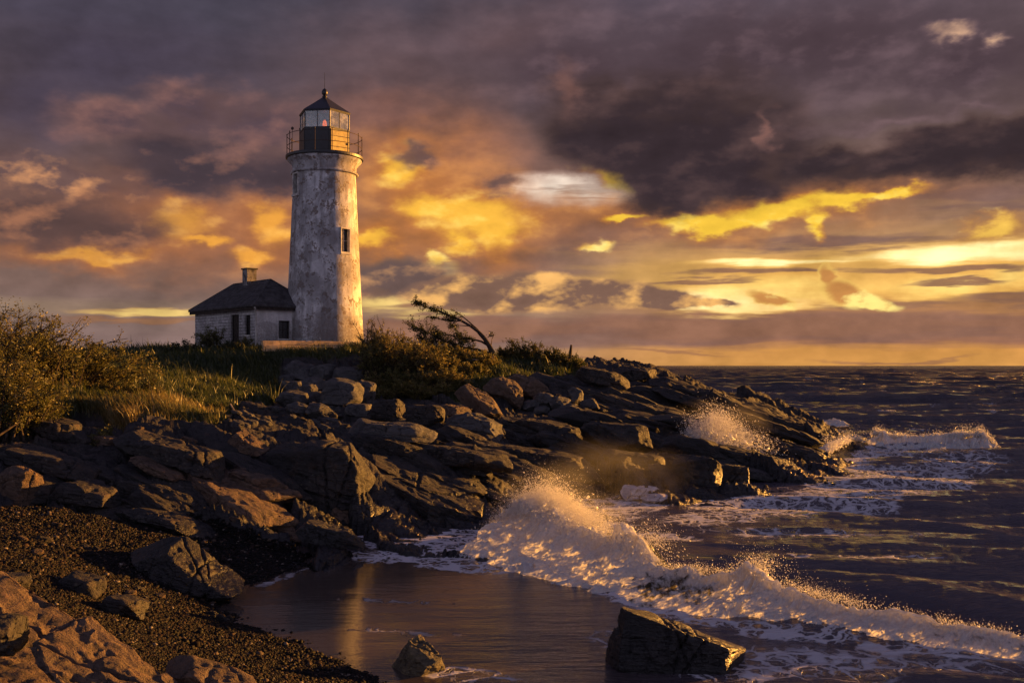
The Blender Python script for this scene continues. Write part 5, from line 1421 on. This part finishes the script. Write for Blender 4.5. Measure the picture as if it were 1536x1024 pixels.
def bush(label, px, py, w, h, Y, n_st, n_lf, leaf, mat, lean=(0, 0), seed=1, fan=1.0, name='shrub', group=None, d=None, droop=.25, low=.18, wisp=False, base_z=None):
    """A shrub rooted at photo pixel px,py at depth Y; w,h in metres."""
    r_ = np.random.default_rng(seed); x0 = (px-768)/F*Y
    z0 = float(hgt(x0, Y)) if base_z is None else base_z
    d = d or w*.7
    root = empty(name, (x0, Y, z0), label, 'shrub', group)
    st = MB(); curves = []
    for i in range(n_st):
        bx, by = r_.normal(0, w*.16), r_.normal(0, d*.16)
        a = r_.uniform(0, 2*math.pi); rr = math.sqrt(r_.uniform(0, 1))
        tx = bx+math.cos(a)*rr*w*.5*fan+lean[0]; ty = by+math.sin(a)*rr*d*.5*fan+lean[1]
        tz = h*(1-.55*rr**2)*r_.uniform(.72, 1.05)
        p0 = np.array([bx, by, -.12]); p2 = np.array([tx, ty, tz]); p1 = np.array([bx+(tx-bx)*.25, by+(ty-by)*.25, tz*.65])+r_.normal(0, .08*h, 3)
        t = np.linspace(0, 1, 9)[:, None]
        c = (1-t)**2*p0+2*t*(1-t)*p1+t**2*p2
        c[:, 2] -= droop*h*.3*t[:, 0]**3*rr
        curves.append(c)
        r0 = .012*h+.006
        st.tube(c, list(np.linspace(r0, r0*.25, 9)), 5)
    curves = np.array(curves)
    nt_ = max(n_st*7, 30); bi = r_.integers(0, n_st, nt_); tt = r_.uniform(low if not wisp else .3, 1, nt_)**.8
    k = tt*8; i0 = np.clip(k.astype(int), 0, 7); fr = (k-i0)[:, None]
    bp = curves[bi, i0]*(1-fr)+curves[bi, i0+1]*fr
    tl = r_.uniform(.10, .26, nt_)*h*(.6 if wisp else 1.0)
    td = curves[bi, i0+1]-curves[bi, i0]; td /= np.linalg.norm(td, axis=1, keepdims=True)
    td = td+r_.normal(0, .75, (nt_, 3)); td[:, 2] += .2; td /= np.linalg.norm(td, axis=1, keepdims=True)
    tip_ = bp+td*tl[:, None]
    for j in range(nt_): st.tube([bp[j], (bp[j]+tip_[j])/2+r_.normal(0, .02*h, 3), tip_[j]], [.005*h+.002, .003*h+.0015, .0015], 3)
    st.build('stem', M_BARK, root)
    ti = r_.integers(0, nt_, n_lf); u = r_.uniform(.15, 1.1, n_lf)[:, None]
    pos = bp[ti]*(1-u)+tip_[ti]*u+r_.normal(0, .022*h if not wisp else .012*h, (n_lf, 3))
    pos[:, 2] = np.maximum(pos[:, 2], .02)
    ct = r_.uniform(0, 1, nt_)
    tone = .55*ct[ti]+.45*r_.uniform(0, 1, n_lf)
    size = leaf*np.exp(r_.normal(0, .3, n_lf))
    link_mesh('foliage', leaves_mesh('foliage', pos, size, tone, mat, seed+1, .35, .42 if not wisp else .3), None, root)
    return root

# ---- left edge
bush('tall olive bush filling the near edge of the slope, in full sun', 18, 650, 2.0, 2.05, 24.5, 60, 15000, .062, M_LEAFY, (.1, 0), 1, low=.02)
bush('second tall olive bush, rooted just behind the near one', -60, 645, 2.6, 2.7, 25.5, 50, 10000, .062, M_LEAFY, (0, 0), 2, low=.05)
bush('big windswept bush with bent tops standing highest at the edge', 50, 565, 3.6, 2.15, 30.5, 60, 9500, .075, M_LEAFY, (.35, 0), 3, 1.1)
bush('windswept bush tapering down towards the house side', 118, 552, 3.0, 1.45, 32.5, 50, 7000, .075, M_LEAFY, (.5, 0), 4, 1.2)
bush('low end of the windswept thicket, reddish and sparse', 165, 545, 2.2, .80, 34.5, 30, 4200, .07, M_LEAFY, (.5, 0), 5, 1.2)
bush('leaning bush at the very edge behind tall olive bush', -20, 570, 3.6, 2.5, 29.0, 45, 9000, .07, M_LEAFY, (.5, 0), 6, 1.1)
for i, (px, w, h) in enumerate([(100,.9,.42),(128,.8,.40),(158,.9,.48),(188,.9,.46),(205,.7,.38)]):
    bush('low green weed in a row along top of the sunny knoll', px, 582, w, h, 30.8+i*.12, 14, 900, .06, M_LEAF, (0, 0), 20+i, 1, 'weed', 'green weeds on the knoll')
bush('pointed green weed, tallest on the sunny knoll', 222, 588, .55, .72, 30.4, 12, 1000, .06, M_LEAF, (0, 0), 27, .8, 'weed')
bush('small reddish weed at the outer end of the weeds on the knoll', 240, 592, .5, .5, 30.2, 8, 350, .05, M_LEAFY, (0, 0), 28, 1, 'weed')
bush('little upright green plant growing among the rocks below the knoll', 161, 655, .45, .55, 24.6, 10, 700, .05, M_LEAFY, (0, 0), 29, .7, 'weed')
bush('spreading little plant in a cleft beside an upright one', 144, 660, .5, .40, 24.3, 10, 500, .05, M_LEAFY, (0, 0), 30, 1, 'weed')
# ---- round the house
bush('flowering shrub with orange tints by the house door', 316, 526, 1.35, 1.5, 55.5, 26, 2600, .085, M_LEAFY, (0, 0), 33)
bush('low pale shrub below the narrow house window', 366, 526, 1.3, .7, 54.0, 18, 1100, .08, M_LEAF, (0, 0), 34)
bush('rough dark shrub on the bank in front of the house', 272, 540, 2.6, .75, 53.5, 26, 2000, .09, M_LEAFD, (0, 0), 35)
bush('dark shrub at the foot of the brick wall', 345, 534, 1.6, .5, 53.2, 20, 1200, .085, M_LEAFD, (0, 0), 36)
# ---- scrub to the right of the tower
sc = 'scrub on the bank beside the tower'
bush('tall feathery scrub standing against the foot of the tower', 566, 545, 1.9, 2.2, 51.3, 46, 3000, .075, M_LEAFSUN, (-.3, 0), 40, 1.1, wisp=True)
bush('feathery scrub with a single high plume beside the first', 604, 549, 1.5, 2.0, 50.9, 36, 2200, .075, M_LEAFSUN, (-.2, 0), 41, .9, wisp=True)
for i, (px, py, w, h, Y) in enumerate([(560,572,1.6,1.7,49.6),(590,575,1.9,1.9,49.9),(620,580,1.9,1.9,49.3),(650,584,1.8,1.7,48.8),(600,596,1.7,1.1,48.2),(640,602,1.7,1.1,47.6),(672,604,1.6,1.1,47.2),(694,604,1.1,.8,46.9),(668,570,1.7,1.4,50.0),(700,566,1.6,1.2,50.6),(728,560,1.3,.9,51.0),(574,560,1.6,1.6,50.8),(610,562,1.6,1.5,50.8),(624,604,1.3,.7,46.8),(648,574,1.5,1.5,49.8),(566,596,1.5,1.0,48.6),(584,606,1.5,.9,47.6),(608,612,1.4,.8,46.6),(634,612,1.4,.8,46.2),(660,612,1.3,.7,46.0),(716,580,1.3,.8,49.2),(690,586,1.4,.9,48.6)]):
    bush('golden green scrub covering the bank beside the tower', px, py, w, h, Y, 34, 3400, .085, M_LEAFSUN if i % 4 else M_LEAFY, (-.1, 0), 50+i, 1.0, 'shrub', sc)
bush('dense dark green bush under the windswept tree', 690, 545, 2.0, 1.5, 53.0, 34, 4200, .085, M_LEAFD, (-.3, 0), 64)
bush('small dark bush leaning out over the feathery scrub', 655, 540, 1.6, 1.7, 53.4, 26, 2400, .085, M_LEAFD, (-.6, 0), 65)
for i, (px, w, h, Y) in enumerate([(782,1.5,1.45,55.0),(806,1.7,1.2,55.2),(830,1.6,1.05,55.0),(852,1.5,.95,54.8),(868,1.0,.75,54.4),(765,1.2,.9,55.4)]):
    bush('leafy green shrub on the crest between the bent tree and the post', px, 566, w, h, Y, 26, 3000, .085, M_LEAF, (-.1, 0), 70+i, 1.0, 'shrub', 'shrubs on the crest')
# ---- the windswept tree
def bent_tree():
    Y = 53.5
    def Q(px, py, dy=0.0): return P(px, py, Y+dy)
    b0 = Q(737, 540); b0[2] = float(hgt(b0[0], b0[1]))-.1
    root = empty('windswept_tree', tuple(b0), 'bare-stemmed windswept tree with its crown streaming towards the tower', 'tree')
    def rel(L): return [np.array(Q(*p))-b0 for p in L]
    tr = MB(); tr.tube([np.zeros(3)]+rel([(738,528),(734,519),(727,508),(718,498)]), [.17,.15,.13,.115,.10], 8); tr.build('trunk', M_BARK, root, True)
    br = []
    for L, r0 in (([(718,498),(706,489),(692,481),(676,474),(662,468),(648,463),(634,458),(624,452)], .085), ([(727,508),(716,494),(704,483),(692,473),(681,466)], .06),
                  ([(734,519),(722,512),(706,508),(690,505),(672,503),(655,500)], .07), ([(692,481),(678,482),(664,480),(650,474)], .045), ([(737,530),(716,524),(690,520),(664,510),(640,498),(618,488)], .08),
                  ([(736,524),(738,508),(741,502),(738,498)], .03), ([(706,489),(690,488),(674,488)], .035)):
        pts = rel([(a, b, (i*.13) % .5) for i, (a, b) in enumerate(L)])
        m = MB(); m.tube(pts, list(np.linspace(r0, r0*.25, len(pts))), 6); m.build('limb', M_BARK, root, True); br.append(pts)
    r_ = np.random.default_rng(5); pos = []; tw = MB()
    for bi, t0, n, spread, dn in ((0,.35,1700,.17,.0),(1,.7,140,.12,0),(2,.3,1700,.34,.1),(3,.2,500,.17,.05),(4,.35,2400,.36,.05),(5,.5,60,.12,0),(6,.3,300,.2,.05)):
        pts = np.array(br[bi]); k = (len(pts)-1)
        nc = max(6, n//45)
        t = r_.uniform(t0, 1, nc)*k; i0 = np.clip(t.astype(int), 0, k-1); f = (t-i0)[:, None]
        c = pts[i0]*(1-f)+pts[i0+1]*f
        e = c+np.stack([-np.abs(r_.normal(0, spread*1.4, nc)), r_.normal(0, spread, nc), r_.normal(.02, spread*.8, nc)], 1)
        for j in range(nc): tw.tube([c[j], (c[j]+e[j])/2+r_.normal(0, .02, 3), e[j]], [.016, .012, .006], 4)
        u = r_.uniform(.2, 1.1, (n, 1)); q = r_.integers(0, nc, n)
        pos.append(c[q]*(1-u)+e[q]*u+r_.normal(0, .06, (n, 3)))
    tw.build('twigs', M_BARK, root)
    pos = np.concatenate(pos); n = len(pos)
    link_mesh('crown', leaves_mesh('crown', pos, .085*np.exp(r_.normal(0, .3, n)), r_.uniform(0, .8, n), M_LEAFD, 6, .2, .5), None, root)
bent_tree()

# ---- grass
def build_grass():
    r_ = np.random.default_rng(808); px = r_.uniform(-30, 900, 420000); py = r_.uniform(505, 665, 420000)
    Ys = np.exp(np.linspace(math.log(20), math.log(66), 420))
    ok = np.zeros(len(px), bool); X = np.zeros(len(px)); Y = np.zeros(len(px))
    for y in Ys:
        x = (px-768)/F*y; z = CAMZ-(py-HOR)/F*y
        h = hgt(x, np.full(len(px), y)); hm = (~ok) & (h >= z)
        X[hm] = x[hm]; Y[hm] = y; ok |= hm
    X += r_.normal(0, .05, len(X)); Y += r_.normal(0, .25, len(Y))
    g = msk(TGm, X, Y); ok &= g > r_.uniform(.25, .8, len(X))
    cl = fbm2(X*.55, Y*.55, 4, 95); ok &= cl > r_.uniform(-1.1, .25, len(X))
    # keep the house and tower clear
    ok &= np.hypot(X-LX, Y-LY) > 2.3
    i = np.nonzero(ok)[0][:120000]; X = X[i]; Y = Y[i]; cl = cl[i]; n = len(i); Z = hgt(X, Y)
    knoll = (Y < 34)
    h = np.where(knoll, .15, .20)*np.exp(r_.normal(0, .4, n))*(1+.6*np.clip(cl, -.5, .8))
    a = r_.normal(.4, 1.2, n); bend = r_.uniform(.2, .8, n)*h
    bx = -np.cos(a)*bend; by = np.sin(a)*bend; th = r_.uniform(0, math.pi, n); w = np.where(knoll, .011, .018)*r_.uniform(.7, 1.4, n)
    sx = np.cos(th)*w; sy = np.sin(th)*w
    b1 = np.stack([X-sx, Y-sy, Z-.03], 1); b2 = np.stack([X+sx, Y+sy, Z-.03], 1)
    m1 = np.stack([X+bx*.4-sx*.7, Y+by*.4-sy*.7, Z+h*.6], 1); m2 = np.stack([X+bx*.4+sx*.7, Y+by*.4+sy*.7, Z+h*.6], 1)
    t1 = np.stack([X+bx-sx*.08, Y+by-sy*.08, Z+h], 1); t2 = np.stack([X+bx+sx*.08, Y+by+sy*.08, Z+h], 1)
    V = np.stack([b1, b2, m2, m1, t2, t1], 1).reshape(-1, 3); o6 = (np.arange(n)*6)[:, None]
    Fc = np.concatenate([np.array([[0, 1, 2, 3]])+o6, np.array([[3, 2, 4, 5]])+o6])
    tone = np.clip(.42+.5*fbm2(X*.35, Y*.35, 3, 96)+np.where(Y < 32.5, .22, -.32)+r_.normal(0, .16, n), 0, 1)  # dry gold knoll; green bank blades darkened to carry the shade there
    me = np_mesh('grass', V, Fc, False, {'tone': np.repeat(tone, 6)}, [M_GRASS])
    o = link_mesh('grass', me); tag(o, 'rough grass, golden on the sunny knoll and coloured darker for the shade on the bank', 'grass', None, 'stuff')
build_grass()
# ================================================================== SMALL THINGS
def lean_tube(name, pts, rad, label, cat, mat, seg=7):
    p0 = np.array(pts[0]); m = MB(); m.tube([np.array(p)-p0 for p in pts], rad, seg)
    o = m.build(name, mat, None, False, tuple(p0)); tag(o, label, cat); return o
b = P(853, 552, 57); lean_tube('wooden_post', [b-np.array((0,0,.5)), b, P(855.5, 530, 57), P(857, 517, 57)], [.12,.12,.10,.06], 'weathered grey post leaning alone on the crest of the point', 'post', M_BARK)
h = P(716, 540, 52.3)
pk = MB(); pk.box((-.35, -.14, -.04), (.55, .14, .04)); o = pk.build('plank', M_LILAC, None, False, tuple(h), .015); o.rotation_euler = (.25, .05, .1); tag(o, 'pale plank lying under the windswept tree', 'plank')
fl = MB(); fl.lathe([(.02,-.12),(.08,-.10),(.115,-.03),(.115,.03),(.08,.10),(.03,.12),(.03,.16),(.01,.17)], 16)
o = fl.build('float', simple_mat('faded_float', (.55,.40,.34), .5, 0, .2, 8, .1, .01), None, True, tuple(P(740, 538, 52.0))); o.rotation_euler = (.3, .4, 0); tag(o, 'small pinkish round float beside the pale plank under the tree', 'float')
lean_tube('driftwood', [P(346,606,33), P(351,615,32.6), P(358,626,32.2)], [.03,.035,.02], 'thin bleached stick propped at the end of the grassy knoll', 'driftwood', M_TIMBER, 6)
lean_tube('driftwood', [P(-10,658,20.4), P(12,644,20.7), P(30,632,21)], [.025,.02,.01], 'bare branch leaning out from the foot of the olive bush', 'driftwood', M_BARK, 6)
